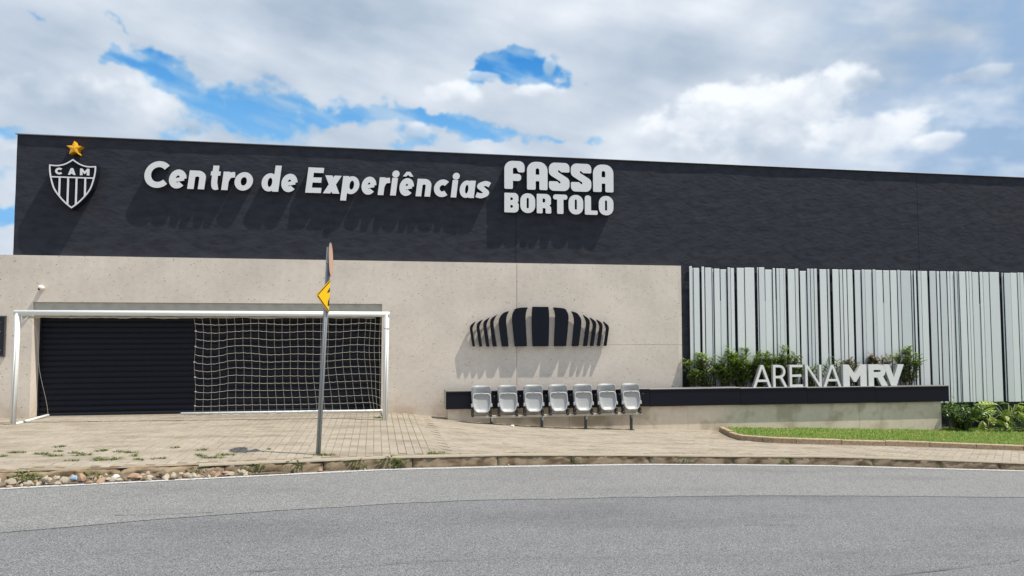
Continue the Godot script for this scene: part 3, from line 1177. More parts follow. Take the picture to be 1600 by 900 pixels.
func building() -> void:
	var b := thing("venue_building", "low building with dark rendered upper storey over pale pitted concrete, roller shutter at its left", "building")
	for s in [[-6.19, 2.696], [2.704, 6.089], [6.089, 11.653], [11.661, 20.0]]:
		part("dark_wall", render_panel(s[0], s[1], 2.977 if s[1] < 6.2 else -1.2, 5.1), M.dark_render, b)
	var st := begin()
	box(st, Vector3(-6.185, 2.977, -16.0), Vector3(20.0, 5.0, -0.37))
	box(st, Vector3(6.3, -1.3, -16.0), Vector3(20.0, 2.977, -0.37))
	part("rear_walls", done(st), M.dark_plain, b)
	st = begin()
	box(st, Vector3(-6.215, 5.1, -0.4), Vector3(20.0, 5.116, -0.066), Transform3D.IDENTITY, 0.005)
	part("roof_flashing", done(st), M.flashing, b)
	# concrete, panel by panel: 8 mm joints at x = 2.7 and a construction joint at emblem height
	var j := 0.004
	for s in [[-14.0, -5.803, -0.6, 2.975], [-5.803, 0.128, 2.165, 2.975], [0.128, 2.7 - j, -0.6, 2.975], [2.7 + j, 6.089, -0.6, 1.382], [2.7 + j, 6.089, 1.386, 2.975]]:
		part("concrete_wall", concrete_panel(s[0], s[1], s[2], s[3]), M.concrete_wall, b)
	st = begin()
	box(st, Vector3(-14.0, -0.6, -12.0), Vector3(-5.81, 2.97, -0.31))
	box(st, Vector3(-5.81, 2.17, -12.0), Vector3(6.08, 2.97, -0.31))
	box(st, Vector3(0.13, -0.6, -12.0), Vector3(6.08, 2.17, -0.31))
	part("concrete_core", done(st), M.lintel_grey, b)
	st = begin()
	box(st, Vector3(-5.8, 1.93, -0.3), Vector3(0.125, 2.162, -0.03))
	part("lintel_panel", done(st), M.lintel_grey, b)
	var door := begin()
	box(door, Vector3(-5.8, 0.1, -0.345), Vector3(0.125, 1.93, -0.325))
	var curtain := part("roller_shutter", done(door), M.shutter, b)
	curtain.set_meta("label", "closed black roller shutter behind the goal")
	var slat := begin(true)
	var prof := [[0.0, 0.0], [0.006, 0.004], [0.022, 0.016], [0.045, 0.023], [0.068, 0.021], [0.088, 0.012], [0.098, 0.002]]
	for k in prof.size() - 1:
		quad(slat, Vector3(-5.775, prof[k][0], prof[k][1]), Vector3(0.1, prof[k][0], prof[k][1]), Vector3(0.1, prof[k + 1][0], prof[k + 1][1]), Vector3(-5.775, prof[k + 1][0], prof[k + 1][1]))
	var sm := done(slat)
	for k in 18:
		part("shutter_slat", sm, M.shutter, curtain, Transform3D(Basis.IDENTITY, Vector3(0, 0.135 + k * 0.1, -0.324)))
	st = begin()
	box(st, Vector3(-5.8, 0.1, -0.325), Vector3(-5.775, 1.93, -0.285))
	box(st, Vector3(0.1, 0.1, -0.325), Vector3(0.125, 1.93, -0.285))
	box(st, Vector3(-5.774, 0.115, -0.324), Vector3(0.099, 0.165, -0.296))
	part("guide_rail", done(st), M.shutter, curtain)


func planter() -> void:
	var t := thing("planter_wall", "long raised planter, stained concrete base under a polished black stone fascia", "planter")
	var st := begin()
	var uv := func(x: float, y: float) -> Vector2: return Vector2((x - 1.2) / 10.5, 1.0 - (y + 0.62) / 0.9)
	for s in [[1.335, 3.62], [3.624, 6.0], [6.004, 8.3], [8.304, 9.72], [9.724, 11.62]]:
		st = begin()
		var p := [Vector3(s[0], -0.7, 0.44), Vector3(s[1], -0.7, 0.44), Vector3(s[1], 0.24, 0.44), Vector3(s[0], 0.24, 0.44)]
		quad_uv(st, p, [uv.call(s[0], -0.62), uv.call(s[1], -0.62), uv.call(s[1], 0.24), uv.call(s[0], 0.24)])
		for e in [[s[0], -0.01, 1], [s[1], 0.01, -1]]:
			var x: float = e[0]
			var zb := 0.15 if x < 6.0 else -0.09
			var a := [Vector3(x, -0.7, zb), Vector3(x, -0.7, 0.44), Vector3(x, 0.24, 0.44), Vector3(x, 0.24, zb)]
			if e[2] < 0:
				a = [a[1], a[0], a[3], a[2]]
			quad_uv(st, a, [uv.call(x, -0.62), uv.call(x + 0.5 * e[2], -0.62), uv.call(x + 0.5 * e[2], 0.24), uv.call(x, 0.24)])
		part("concrete_base", done(st), M.planter_concrete, t)
	# black stone slabs: front, end and top
	var cuts := [1.285, 3.3, 5.2, 7.08, 8.52, 10.06, 11.77]
	for i in cuts.size() - 1:
		st = begin()
		box(st, Vector3(cuts[i] + 0.0015, 0.185 + (0.05 if i == 0 else 0.035 - 0.006 * i), 0.47), Vector3(cuts[i + 1] - 0.0015, 0.548 - 0.0095 * i, 0.5), Transform3D.IDENTITY, 0.003)
		part("fascia_slab", done(st), M.black_stone, t)
	st = begin()
	box(st, Vector3(1.285, 0.235, 0.125), Vector3(1.315, 0.548, 0.468), Transform3D.IDENTITY, 0.003)
	part("end_slab", done(st), M.lintel_grey, t)
	st = begin()
	box(st, Vector3(11.74, 0.185, -0.08), Vector3(11.768, 0.49, 0.468), Transform3D.IDENTITY, 0.003)
	part("end_slab", done(st), M.black_stone, t)
	for i in cuts.size() - 1:
		st = begin()
		var y := 0.548 - 0.0095 * i
		var back := 0.12 if cuts[i] < 5.0 else (0.3 if cuts[i] > 6.5 else 0.22)
		box(st, Vector3(cuts[i] - 0.006 + 0.002, y, back), Vector3(cuts[i + 1] - 0.002, y + 0.02, 0.512), Transform3D.IDENTITY, 0.003)
		part("coping_slab", done(st), M.coping, t)
	st = begin()
	box(st, Vector3(6.25, 0.3, -0.06), Vector3(11.735, 0.47, 0.3))
	box(st, Vector3(1.34, 0.241, 0.13), Vector3(6.09, 0.54, 0.465))
	part("soil", done(st), M.planter_soil, t)


# left edge, width and height of the top of every slat, as spaced on the screen
const SLATS := [
	[6.277, 0.064, 2.97], [6.346, 0.023, 2.936], [6.374, 0.128, 2.937], [6.544, 0.063, 2.963], [6.624, 0.144, 2.946], [6.781, 0.032, 2.926], [6.818, 0.125, 2.928], [6.961, 0.133, 2.916], [7.112, 0.065, 2.955], [7.182, 0.081, 2.944],
	[7.326, 0.168, 2.952], [7.498, 0.217, 2.959], [7.779, 0.03, 2.969], [7.814, 0.131, 2.968], [7.958, 0.159, 2.925], [8.125, 0.059, 2.956], [8.203, 0.069, 2.952], [8.28, 0.101, 2.953], [8.386, 0.044, 2.955], [8.469, 0.162, 2.938],
	[8.639, 0.078, 2.954], [8.75, 0.147, 2.906], [8.908, 0.068, 2.955], [8.989, 0.074, 2.956], [9.074, 0.071, 2.958], [9.206, 0.167, 2.948], [9.383, 0.053, 2.95], [9.503, 0.155, 2.952], [9.666, 0.072, 2.949], [9.746, 0.086, 2.951],
	[9.845, 0.129, 2.952], [10.026, 0.148, 2.943], [10.188, 0.075, 2.957], [10.269, 0.166, 2.954], [10.446, 0.076, 2.961], [10.53, 0.164, 2.95], [10.713, 0.151, 2.948], [10.878, 0.16, 2.95], [11.049, 0.072, 2.959], [11.132, 0.238, 2.947],
	[11.395, 0.042, 2.949], [11.446, 0.055, 2.95], [11.536, 0.079, 2.944], [11.626, 0.157, 2.946], [11.831, 0.16, 2.949], [12.008, 0.054, 2.945], [12.068, 0.031, 2.946], [12.107, 0.156, 2.948], [12.275, 0.065, 2.947], [12.346, 0.094, 2.948],
	[12.446, 0.065, 2.949], [12.54, 0.028, 2.948], [12.574, 0.166, 2.949], [12.746, 0.066, 2.951], [12.821, 0.072, 2.952], [12.902, 0.164, 2.941], [13.087, 0.081, 2.948], [13.173, 0.154, 2.945], [13.348, 0.248, 2.948], [13.675, 0.033, 2.936],
	[13.713, 0.168, 2.932], [13.884, 0.168, 2.939], [14.061, 0.065, 2.946], [14.135, 0.101, 2.945], [14.26, 0.16, 2.945], [14.44, 0.07, 2.95], [14.55, 0.22, 2.945], [14.82, 0.12, 2.95], [14.96, 0.06, 2.945], [15.06, 0.18, 2.95]]


func slats() -> void:
	var t := thing("slat_screen", "screen of upright pale grey metal slats of uneven width on the dark wall", "screen")
	var st := begin()
	for y in [2.86, 1.75, 0.45]:
		box(st, Vector3(6.26, y, -0.092), Vector3(15.3, y + 0.035, -0.068))
	part("support_rail", done(st), M.dark_plain, t)
	var paints: Array = [M.slat_paint, M.slat_paint_pale, M.slat_paint_deep]
	for i in SLATS.size():
		var s: Array = SLATS[i]
		var front := -0.02 if s[1] > 0.09 else -0.012
		if s[1] < 0.045:
			front = -0.034
		front += rng.randf_range(-0.008, 0.006)
		st = begin()
		box(st, Vector3(s[0], 0.1 + rng.randf_range(-0.012, 0.012), front - 0.012), Vector3(s[0] + s[1] - minf(0.008, s[1] * 0.2), s[2], front), Transform3D.IDENTITY, 0.003)
		part("slat", done(st), paints[rng.randi_range(0, 2)], t)
	# narrow infill strips that close some gaps from half height down
	for f in [[6.945, 0.014, 2.27], [7.947, 0.01, 2.28], [8.186, 0.015, 2.3], [10.697, 0.014, 2.26], [13.07, 0.014, 2.25], [14.128, 0.007, 2.25]]:
		st = begin()
		box(st, Vector3(f[0], 0.1, -0.05), Vector3(f[0] + f[1], f[2], -0.032))
		part("infill_strip", done(st), M.slat_paint, t)


# ================================================================ lettering
func glyph(ch: String, w: float, h: float, s: float) -> Array:
	var r := s / 2.0
	var out := []
	var ring := func(c: Vector2, rad: Vector2) -> void: out.append([arc(c, rad + Vector2(r, r), 0, 360, 40), arc(c, rad - Vector2(r, r) * 0.97, 0, 360, 40)])
	var strokes := []
	match ch:
		"C", "c":
			var open := 47.0 if ch == "c" else 43.0
			strokes += stroke(arc(Vector2(w * 0.56, h / 2), Vector2(w * 0.56 - r, h / 2 - r), open, 360.0 - open, 30), s)
		"e":
			var c := Vector2(w / 2, h / 2)
			strokes += stroke(arc(c, Vector2(w / 2 - r, h / 2 - r), 4, 318, 34), s)
			strokes += stroke(PackedVector2Array([Vector2(r * 0.8, h * 0.4), Vector2(w - r * 0.7, h * 0.53)]), s * 0.66)
		"n":
			strokes += stroke(PackedVector2Array([Vector2(r, 0), Vector2(r, h)]), s)
			var a := arc(Vector2(w * 0.5, h - r - (w / 2 - r) * 0.85), Vector2(w / 2 - r, (w / 2 - r) * 0.85), 165, 0, 16)
			a.append(Vector2(w - r, 0))
			strokes += stroke(a, s)
		"r":
			strokes += stroke(PackedVector2Array([Vector2(r, 0), Vector2(r, h)]), s)
			strokes += stroke(spline([Vector2(r, h * 0.45), Vector2(w * 0.52, h * 0.78), Vector2(w, h - r * 0.95)]), s * 0.95)
		"t":
			var x := w * 0.46
			strokes += stroke(spline([Vector2(x, h), Vector2(x, h * 0.55), Vector2(x + 0.004, h * 0.28), Vector2(x + w * 0.16, r * 0.92), Vector2(w * 0.92, r * 1.05)]), s * 0.95)
			strokes += stroke(PackedVector2Array([Vector2(0, 0.338 - r * 0.75), Vector2(w, 0.338 - r * 0.75)]), s * 0.72)
		"o":
			strokes.append(arc(Vector2(w / 2, h / 2), Vector2(w / 2, h / 2), 0, 360, 40))
		"d", "a", "p":
			var x_h := 0.338
			var bowl := w - r * 0.55
			var c := Vector2(bowl / 2, x_h / 2)
			if ch == "p":
				c.x = w - bowl / 2
			var hole := arc(c + Vector2(0.004, 0), Vector2(bowl / 2 - s * 0.94, x_h / 2 - s * 0.78), 0, 360, 30)
			hole.reverse()
			var base: PackedVector2Array = arc(c, Vector2(bowl / 2, x_h / 2), 0, 360, 40)
			var stem: PackedVector2Array
			if ch == "p":
				stem = PackedVector2Array([Vector2(0, -0.125), Vector2(s, -0.125), Vector2(s, x_h), Vector2(0, x_h)])
			else:
				var top := h if ch == "d" else x_h
				stem = PackedVector2Array([Vector2(w - s, 0), Vector2(w, 0), Vector2(w, top), Vector2(w - s, top)])
			var u := union_of([base, stem])
			return [u[0], [hole]]
		"E":
			strokes += stroke(PackedVector2Array([Vector2(r, 0), Vector2(r, h)]), s)
			for y in [r * 0.92, h * 0.51, h - r * 0.92]:
				strokes += stroke(PackedVector2Array([Vector2(r, y), Vector2(w * (0.93 if y > r and y < h * 0.6 else 1.0), y)]), s * 0.9)
		"x":
			var k := s * 1.22
			strokes.append(PackedVector2Array([Vector2(0, 0), Vector2(k, 0), Vector2(w, h), Vector2(w - k, h)]))
			strokes.append(PackedVector2Array([Vector2(w - k, 0), Vector2(w, 0), Vector2(k, h), Vector2(0, h)]))
		"i":
			strokes += stroke(PackedVector2Array([Vector2(w / 2, 0), Vector2(w / 2, 0.338)]), s)
			strokes.append(arc(Vector2(w / 2 + 0.006, 0.412), Vector2(0.068, 0.068), 0, 360, 24))
		"s":
			strokes += stroke(spline([Vector2(w * 0.97, h * 0.77), Vector2(w * 0.62, h - r * 0.92), Vector2(r * 0.95, h * 0.70), Vector2(w * 0.5, h * 0.51), Vector2(w - r * 0.95, h * 0.30), Vector2(w * 0.42, r * 0.92), Vector2(w * 0.02, h * 0.2)]), s * 0.9)
	if ch == "o":
		var hole := arc(Vector2(w / 2, h / 2), Vector2(w / 2 - s * 0.98, h / 2 - s * 0.86), 0, 360, 32)
		hole.reverse()
		return [strokes, [hole]]
	var clean := []
	for p in strokes:
		clean.append(p)
	return union_of(clean)


func move2(u: Array, at: Vector2, shear: float) -> Array:
	var out := [[], []]
	for k in 2:
		for p in u[k]:
			var q := PackedVector2Array()
			for v in p:
				q.append(at + Vector2(v.x + v.y * shear, v.y))
			out[k].append(q)
	return out


func lettering() -> void:
	var t := thing("wall_sign", "raised white slanted lettering reading Centro de Experiências, high on the dark wall", "sign")
	var k := 0.115
	var base := 4.22
	for g in [["C", -4.082, -3.645, 0.484], ["e", -3.667, -3.359, 0.345], ["n", -3.349, -3.023, 0.338], ["t", -2.984, -2.77, 0.442], ["r", -2.769, -2.528, 0.338], ["o", -2.548, -2.213, 0.341], ["d", -2.087, -1.719, 0.486], ["e", -1.728, -1.428, 0.342],
			["E", -1.294, -0.958, 0.476], ["x", -0.975, -0.637, 0.338], ["p", -0.659, -0.306, 0.338], ["e", -0.279, 0.008, 0.342], ["r", 0.026, 0.262, 0.338], ["i", 0.252, 0.42, 0.48], ["e", 0.424, 0.712, 0.342], ["n", 0.736, 1.05, 0.338], ["c", 1.078, 1.383, 0.34], ["i", 1.399, 1.55, 0.48], ["a", 1.56, 1.892, 0.338], ["s", 1.897, 2.172, 0.342]]:
		var h: float = g[3]
		var w: float = g[2] - g[1]
		var lean := k * h if g[0] not in ["C", "c", "e", "o", "s"] else k * h * 0.45
		var x0: float = g[1]
		if g[0] in ["C", "c", "e", "o", "s"]:
			x0 -= k * h * 0.28
		if g[0] == "p":
			x0 += 0.012
			lean = k * 0.338
		var inner := w - lean
		if g[0] == "i":
			inner = 0.118
			lean = 0.0
		var u := move2(glyph(g[0], inner, h, 0.107), Vector2(x0, base), k)
		if g[0] == "e" and g[1] > 0.4:   # the circumflex
			var cx := x0 + inner / 2.0 + k * 0.4
			var y := base + 0.372
			u[0].append(PackedVector2Array([Vector2(cx - 0.1, y), Vector2(cx - 0.04, y), Vector2(cx, y + 0.032), Vector2(cx + 0.04, y), Vector2(cx + 0.1, y), Vector2(cx + 0.04, y + 0.09), Vector2(cx - 0.03, y + 0.09)]))
		var st := begin()
		extrude(st, u[0], u[1], 0.003, 0.015)
		var plate := part("letter", done(st), M.letter_white, t)
		st = begin()
		extrude(st, u[0], u[1], WALL_Z + 0.012, 0.002)
		part("dark_return", done(st), M.letter_return, plate)
	# two lines of rounded capitals
	var r := thing("wall_sign", "raised white rounded capitals in two lines at the right end of the lettering", "sign")
	var F := [[0, 0, 0.06], [0, 1, 0.4], [1, 1, 0.4], [1, 0.6, 0.1], [0.68, 0.6, 0.1], [0.6, 0.76, 0.08], [0.42, 0.76, 0.08], [0.42, 0.54, 0.01], [0.83, 0.54, 0.15], [0.83, 0.29, 0.15], [0.42, 0.29, 0.03], [0.42, 0, 0.07]]
	var A := [[0, 0, 0.06], [0, 1, 0.42], [1, 1, 0.42], [1, 0, 0.07], [0.6, 0, 0.07], [0.6, 0.31, 0.03], [0.42, 0.31, 0.03], [0.42, 0, 0.07]]
	var A_hole := [[0.42, 0.54, 0.01], [0.42, 0.77, 0.088], [0.6, 0.77, 0.088], [0.6, 0.54, 0.01]]
	var S := [[0, 0.58, 0.25], [0.56, 0.33, 0.04], [0.55, 0.235, 0.05], [0.4, 0.335, 0.1], [0, 0.335, 0.06], [0, 0, 0.46], [1, 0, 0.46], [1, 0.42, 0.25], [0.44, 0.67, 0.04], [0.45, 0.765, 0.05], [0.6, 0.665, 0.1], [1, 0.665, 0.06], [1, 1, 0.46], [0, 1, 0.46]]
	var B := [[0, 0, 0.05], [0, 1, 0.05], [0.98, 1, 0.36], [0.98, 0.56, 0.14], [0.9, 0.51, 0.02], [1, 0.45, 0.14], [1, 0, 0.36]]
	var B1 := [[0.42, 0.63, 0.02], [0.42, 0.77, 0.02], [0.6, 0.77, 0.09], [0.6, 0.63, 0.09]]
	var B2 := [[0.42, 0.24, 0.02], [0.42, 0.38, 0.02], [0.6, 0.38, 0.09], [0.6, 0.24, 0.09]]
	var O := [[0, 0, 0.48], [0, 1, 0.48], [1, 1, 0.48], [1, 0, 0.48]]
	var O1 := [[0.42, 0.24, 0.07], [0.42, 0.77, 0.07], [0.57, 0.77, 0.07], [0.57, 0.24, 0.07]]
	var R := [[0, 0, 0.06], [0, 1, 0.06], [0.97, 1, 0.4], [0.97, 0.47, 0.2], [0.86, 0.42, 0.03], [0.98, 0.32, 0.15], [1, 0, 0.08], [0.6, 0, 0.08], [0.6, 0.27, 0.06], [0.4, 0.27, 0.03], [0.4, 0, 0.08]]
	var R1 := [[0.4, 0.56, 0.02], [0.4, 0.77, 0.02], [0.58, 0.77, 0.1], [0.58, 0.56, 0.1]]
	var T := [[0.28, 0, 0.08], [0.28, 0.74, 0.02], [0, 0.74, 0.17], [0, 1, 0.17], [1, 1, 0.17], [1, 0.74, 0.17], [0.72, 0.74, 0.02], [0.72, 0, 0.08]]
	var L := [[0, 0, 0.1], [0, 1, 0.2], [0.48, 1, 0.2], [0.48, 0.22, 0.04], [1, 0.22, 0.1], [1, 0, 0.1]]
	for g in [[F, [], 2.452, 2.854, 4.424, 4.978], [A, [A_hole], 2.902, 3.316, 4.424, 4.978], [S, [], 3.344, 3.762, 4.418, 4.978], [S, [], 3.79, 4.21, 4.418, 4.978], [A, [A_hole], 4.247, 4.67, 4.424, 4.978],
			[B, [B1, B2], 2.452, 2.736, 3.962, 4.346], [O, [O1], 2.769, 3.066, 3.96, 4.348], [R, [R1], 3.097, 3.391, 3.962, 4.346], [T, [], 3.427, 3.717, 3.962, 4.346], [O, [O1], 3.741, 4.04, 3.96, 4.348], [L, [], 4.074, 4.338, 3.962, 4.346], [O, [O1], 4.362, 4.666, 3.96, 4.348]]:
		var at := Vector2(g[2], g[4])
		var size := Vector2(g[3] - g[2], g[5] - g[4])
		var o := fillet(g[0], at, size)
		var holes := []
		for h in g[1]:
			var q := fillet(h, at, size)
			if area_of(q) > 0:
				q.reverse()
			holes.append(q)
		if area_of(o) < 0:
			o.reverse()
		var st := begin()
		extrude(st, [o], holes, 0.003, 0.015)
		var plate := part("letter", done(st), M.letter_white, r)
		st = begin()
		extrude(st, [o], holes, WALL_Z + 0.012, 0.002)
		part("dark_return", done(st), M.letter_return, plate)
	# free-standing capitals on the planter
	var p := thing("planter_sign", "free-standing white capitals, thin then bold, on the black planter ledge", "sign", Vector3(0, 0, 0))
	for g in [["A", 7.387, 7.775, false], ["R", 7.82, 8.125, false], ["E", 8.18, 8.465, false], ["N", 8.524, 8.885, false], ["A", 8.929, 9.32, false], ["M", 9.37, 9.9, true], ["R", 9.945, 10.385, true], ["V", 10.29, 10.765, true]]:
		var w: float = g[2] - g[1]
		var h := 0.437
		var y0 := table([7.0, 11.0], [0.541, 0.522], g[1])
		var shapes := capital(g[0], w, h, 0.12 if g[3] else 0.05)
		var u := move2(shapes, Vector2(g[1], y0), 0.0)
		var st := begin()
		extrude(st, u[0], u[1], 0.443, 0.45)
		var plate := part("letter", done(st), M.letter_bright, p)
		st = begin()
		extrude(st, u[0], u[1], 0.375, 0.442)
		part("shaded_side", done(st), M.letter_side_shade, plate)  # sides coloured darker than the front to paint in their shade


func capital(ch: String, w: float, h: float, s: float) -> Array:
	var r := s / 2.0
	var list := []
	match ch:
		"A":
			var k := s * 1.1
			list.append(PackedVector2Array([Vector2(0, 0), Vector2(k, 0), Vector2(w / 2 + k * 0.42, h), Vector2(w / 2 - k * 0.5, h)]))
			list.append(PackedVector2Array([Vector2(w - k, 0), Vector2(w, 0), Vector2(w / 2 + k * 0.5, h), Vector2(w / 2 - k * 0.42, h)]))
			list += stroke(PackedVector2Array([Vector2(w * 0.2, h * 0.29), Vector2(w * 0.8, h * 0.29)]), s * 0.9)
		"E":
			list += stroke(PackedVector2Array([Vector2(r, 0), Vector2(r, h)]), s)
			for y in [r * 0.9, h * 0.51, h - r * 0.9]:
				list += stroke(PackedVector2Array([Vector2(r, y), Vector2(w * (0.9 if y > r and y < h * 0.6 else 1.0), y)]), s * 0.9)
		"N":
			list += stroke(PackedVector2Array([Vector2(r, 0), Vector2(r, h)]), s)
			list += stroke(PackedVector2Array([Vector2(w - r, 0), Vector2(w - r, h)]), s)
			list.append(PackedVector2Array([Vector2(0.002, h), Vector2(s * 1.15, h), Vector2(w - 0.002, 0), Vector2(w - s * 1.15, 0)]))
		"R":
			list += stroke(PackedVector2Array([Vector2(r, 0), Vector2(r, h)]), s)
			var low := h * 0.4
			var bw := w * (0.88 if s < 0.1 else 0.9)
			var bowl := PackedVector2Array([Vector2(r, h - r * 0.9)])
			bowl.append_array(arc(Vector2(bw - (h - low) / 2, (h + low) / 2), Vector2((h - low) / 2 - r, (h - low) / 2 - r * 0.9), 90, -90, 16))
			bowl.append(Vector2(r, low + r * 0.9))
			list += stroke(bowl, s * 0.92)
			list.append(PackedVector2Array([Vector2(w - s * 1.2, 0), Vector2(w, 0), Vector2(w * 0.55 + s * 0.55, low + r), Vector2(w * 0.55 - s * 0.62, low + r)]))
		"M":
			list.append(PackedVector2Array([Vector2(0, 0), Vector2(w * 0.27, 0), Vector2(w * 0.27, h * 0.52), Vector2(w * 0.455, h * 0.2), Vector2(w * 0.545, h * 0.2), Vector2(w * 0.73, h * 0.52), Vector2(w * 0.73, 0), Vector2(w, 0), Vector2(w, h), Vector2(w * 0.76, h), Vector2(w * 0.5, h * 0.56), Vector2(w * 0.24, h), Vector2(0, h)]))
		"V":
			list.append(PackedVector2Array([Vector2(w * 0.36, 0), Vector2(w * 0.62, 0), Vector2(w, h), Vector2(w * 0.71, h), Vector2(w * 0.5, h * 0.38), Vector2(w * 0.29, h), Vector2(0, h)]))
		"C":
			list += stroke(arc(Vector2(w * 0.56, h / 2), Vector2(w * 0.56 - r, h / 2 - r), 47, 313, 26), s)
	return union_of(list)


func emblem() -> void:
	# shield
	var t := thing("shield_crest", "black shield crest with white outline, stripes and three letters, under the star", "emblem")
	var left := [[-5.22, 4.669], [-5.283, 4.622], [-5.36, 4.578], [-5.465, 4.552], [-5.596, 4.557], [-5.592, 4.44], [-5.57, 4.313], [-5.52, 4.143], [-5.43, 4.003], [-5.32, 3.88]]
	var outline := PackedVector2Array()
	var half := PackedVector2Array()
	var cv := []
	for p in left:
		cv.append(Vector2(p[0], p[1]))
	cv.append(Vector2(-5.22, 3.797))
	half = spline(cv.slice(0, 5), 6)
	half.append_array(spline(cv.slice(4), 6).slice(1))
	for p in half:
		outline.append(p)
	for i in range(half.size() - 2, 0, -1):
		outline.append(Vector2(-10.44 - half[i].x, half[i].y))
	if area_of(outline) < 0:
		outline.reverse()
	var big := Geometry2D.offset_polygon(outline, 0.012, Geometry2D.JOIN_MITER)
	var st := begin()
	extrude(st, big, [], WALL_Z + 0.01, 0.075)
	part("shield_body", done(st), M.emblem_black, t)
	var inner: PackedVector2Array = Geometry2D.offset_polygon(outline, -0.022, Geometry2D.JOIN_MITER)[0]
	var rim := inner.duplicate()
	rim.reverse()
	st = begin()
	extrude(st, [outline], [rim], 0.076, 0.086)
	part("border", done(st), M.letter_white, t)
	var bar := PackedVector2Array([Vector2(-5.7, 4.331), Vector2(-4.7, 4.331), Vector2(-4.7, 4.353), Vector2(-5.7, 4.353)])
	var inset: PackedVector2Array = Geometry2D.offset_polygon(outline, -0.0225, Geometry2D.JOIN_MITER)[0]
	st = begin()
	extrude(st, Geometry2D.intersect_polygons(bar, inset), [], 0.076, 0.086)
	part("bar", done(st), M.letter_white, t)
	for x in [-5.422, -5.286, -5.152, -5.012]:
		var strip := PackedVector2Array([Vector2(x - 0.014, 3.7), Vector2(x + 0.014, 3.7), Vector2(x + 0.014, 4.3305), Vector2(x - 0.014, 4.3305)])
		st = begin()
		extrude(st, Geometry2D.intersect_polygons(strip, inset), [], 0.076, 0.086)
		part("stripe", done(st), M.letter_white, t)
	for g in [["C", -5.497, 0.118], ["A", -5.292, 0.12], ["M", -5.1, 0.15]]:
		var u := move2(capital(g[0], g[2], 0.118, 0.034), Vector2(g[1], 4.387), 0.0)
		st = begin()
		extrude(st, u[0], u[1], 0.076, 0.086)
		part("letter", done(st), M.letter_white, t)
	# star
	var star := PackedVector2Array()
	for k in 10:
		var rad := 0.128 if k % 2 == 0 else 0.057
		star.append(Vector2(-5.222, 4.868) + Vector2.from_angle(PI / 2 + k * PI / 5) * rad)
	st = begin()
	extrude(st, [star], [], WALL_Z + 0.01, 0.05)
	for k in 10:   # the face rises a little to the middle
		tri(st, v3(star[k], 0.0501), v3(star[(k + 1) % 10], 0.0501), Vector3(-5.222, 4.868, 0.062))
	single("star", done(st), M.star_yellow, "yellow five-pointed star fixed to the dark wall above the shield", "star")
	# thirteen curved black plates in the shape of a stadium roof
	var e := thing("plate_emblem", "stadium-shaped emblem of thirteen curved black plates on the pale concrete wall", "emblem")
	var plates := [
		[[1.780, 1.719], [1.805, 1.776], [1.885, 1.839], [1.834, 1.738], [1.828, 1.662], [1.873, 1.364], [1.831, 1.364], [1.796, 1.586]],
		[[1.911, 1.757], [1.939, 1.824], [2.02, 1.877], [1.964, 1.767], [1.963, 1.681], [2.012, 1.363], [1.963, 1.363], [1.921, 1.624]],
		[[2.038, 1.786], [2.065, 1.853], [2.155, 1.916], [2.103, 1.814], [2.098, 1.719], [2.152, 1.362], [2.098, 1.363], [2.049, 1.662]],
		[[2.171, 1.834], [2.2, 1.901], [2.293, 1.968], [2.239, 1.863], [2.233, 1.757], [2.294, 1.362], [2.224, 1.362], [2.177, 1.719]],
		[[2.34, 1.844], [2.365, 1.93], [2.433, 2.007], [2.531, 2.04], [2.488, 1.949], [2.476, 1.815], [2.521, 1.361], [2.398, 1.361], [2.352, 1.681]],
		[[2.599, 1.95], [2.629, 2.036], [2.688, 2.095], [2.895, 2.115], [2.861, 2.008], [2.855, 1.854], [2.88, 1.363], [2.648, 1.363], [2.605, 1.796]]]
	var all := []
	for p in plates:
		all.append(p)
		var m := []
		for q in p:
			m.append([6.305 - q[0], q[1]])
		all.append(m)
	all.append([[2.999, 2.125], [3.306, 2.125], [3.319, 1.971], [3.316, 1.661], [3.306, 1.362], [2.999, 1.362], [2.989, 1.661], [2.986, 1.971]])
	for p in all:
		var o := rounded_plate(p)
		st = begin()
		extrude(st, [o], [], 0.03, 0.1)
		var lo := 9.0
		var hi := -9.0
		for q in o:
			if q.y < 1.5:
				lo = minf(lo, q.x)
				hi = maxf(hi, q.x)
		for y in [1.42, 1.62]:   # stand-off pins
			tube(st, [Vector3((lo + hi) / 2.0, y, 0.0), Vector3((lo + hi) / 2.0, y, 0.031)], 0.006, 6, false)
		part("plate", done(st), M.emblem_black, e)


func rounded_plate(p: Array) -> PackedVector2Array:   # sharp where the outline turns hard, curved elsewhere
	var out := PackedVector2Array()
	var n := p.size()
	var v := []
	for q in p:
		v.append(Vector2(q[0], q[1]))
	for i in n:
		var a: Vector2 = v[(i + n - 1) % n]
		var b: Vector2 = v[i]
		var c: Vector2 = v[(i + 1) % n]
		var d: Vector2 = v[(i + 2) % n]
		var pre := a if absf((b - a).angle_to(c - b)) < 1.0 else b - (c - b) * 0.5
		var post := d if absf((c - b).angle_to(d - c)) < 1.0 else c + (c - b) * 0.5
		for k in 5:
			out.append(b.cubic_interpolate(c, pre, post, k / 5.0))
	if area_of(out) < 0:
		out.reverse()
	return out


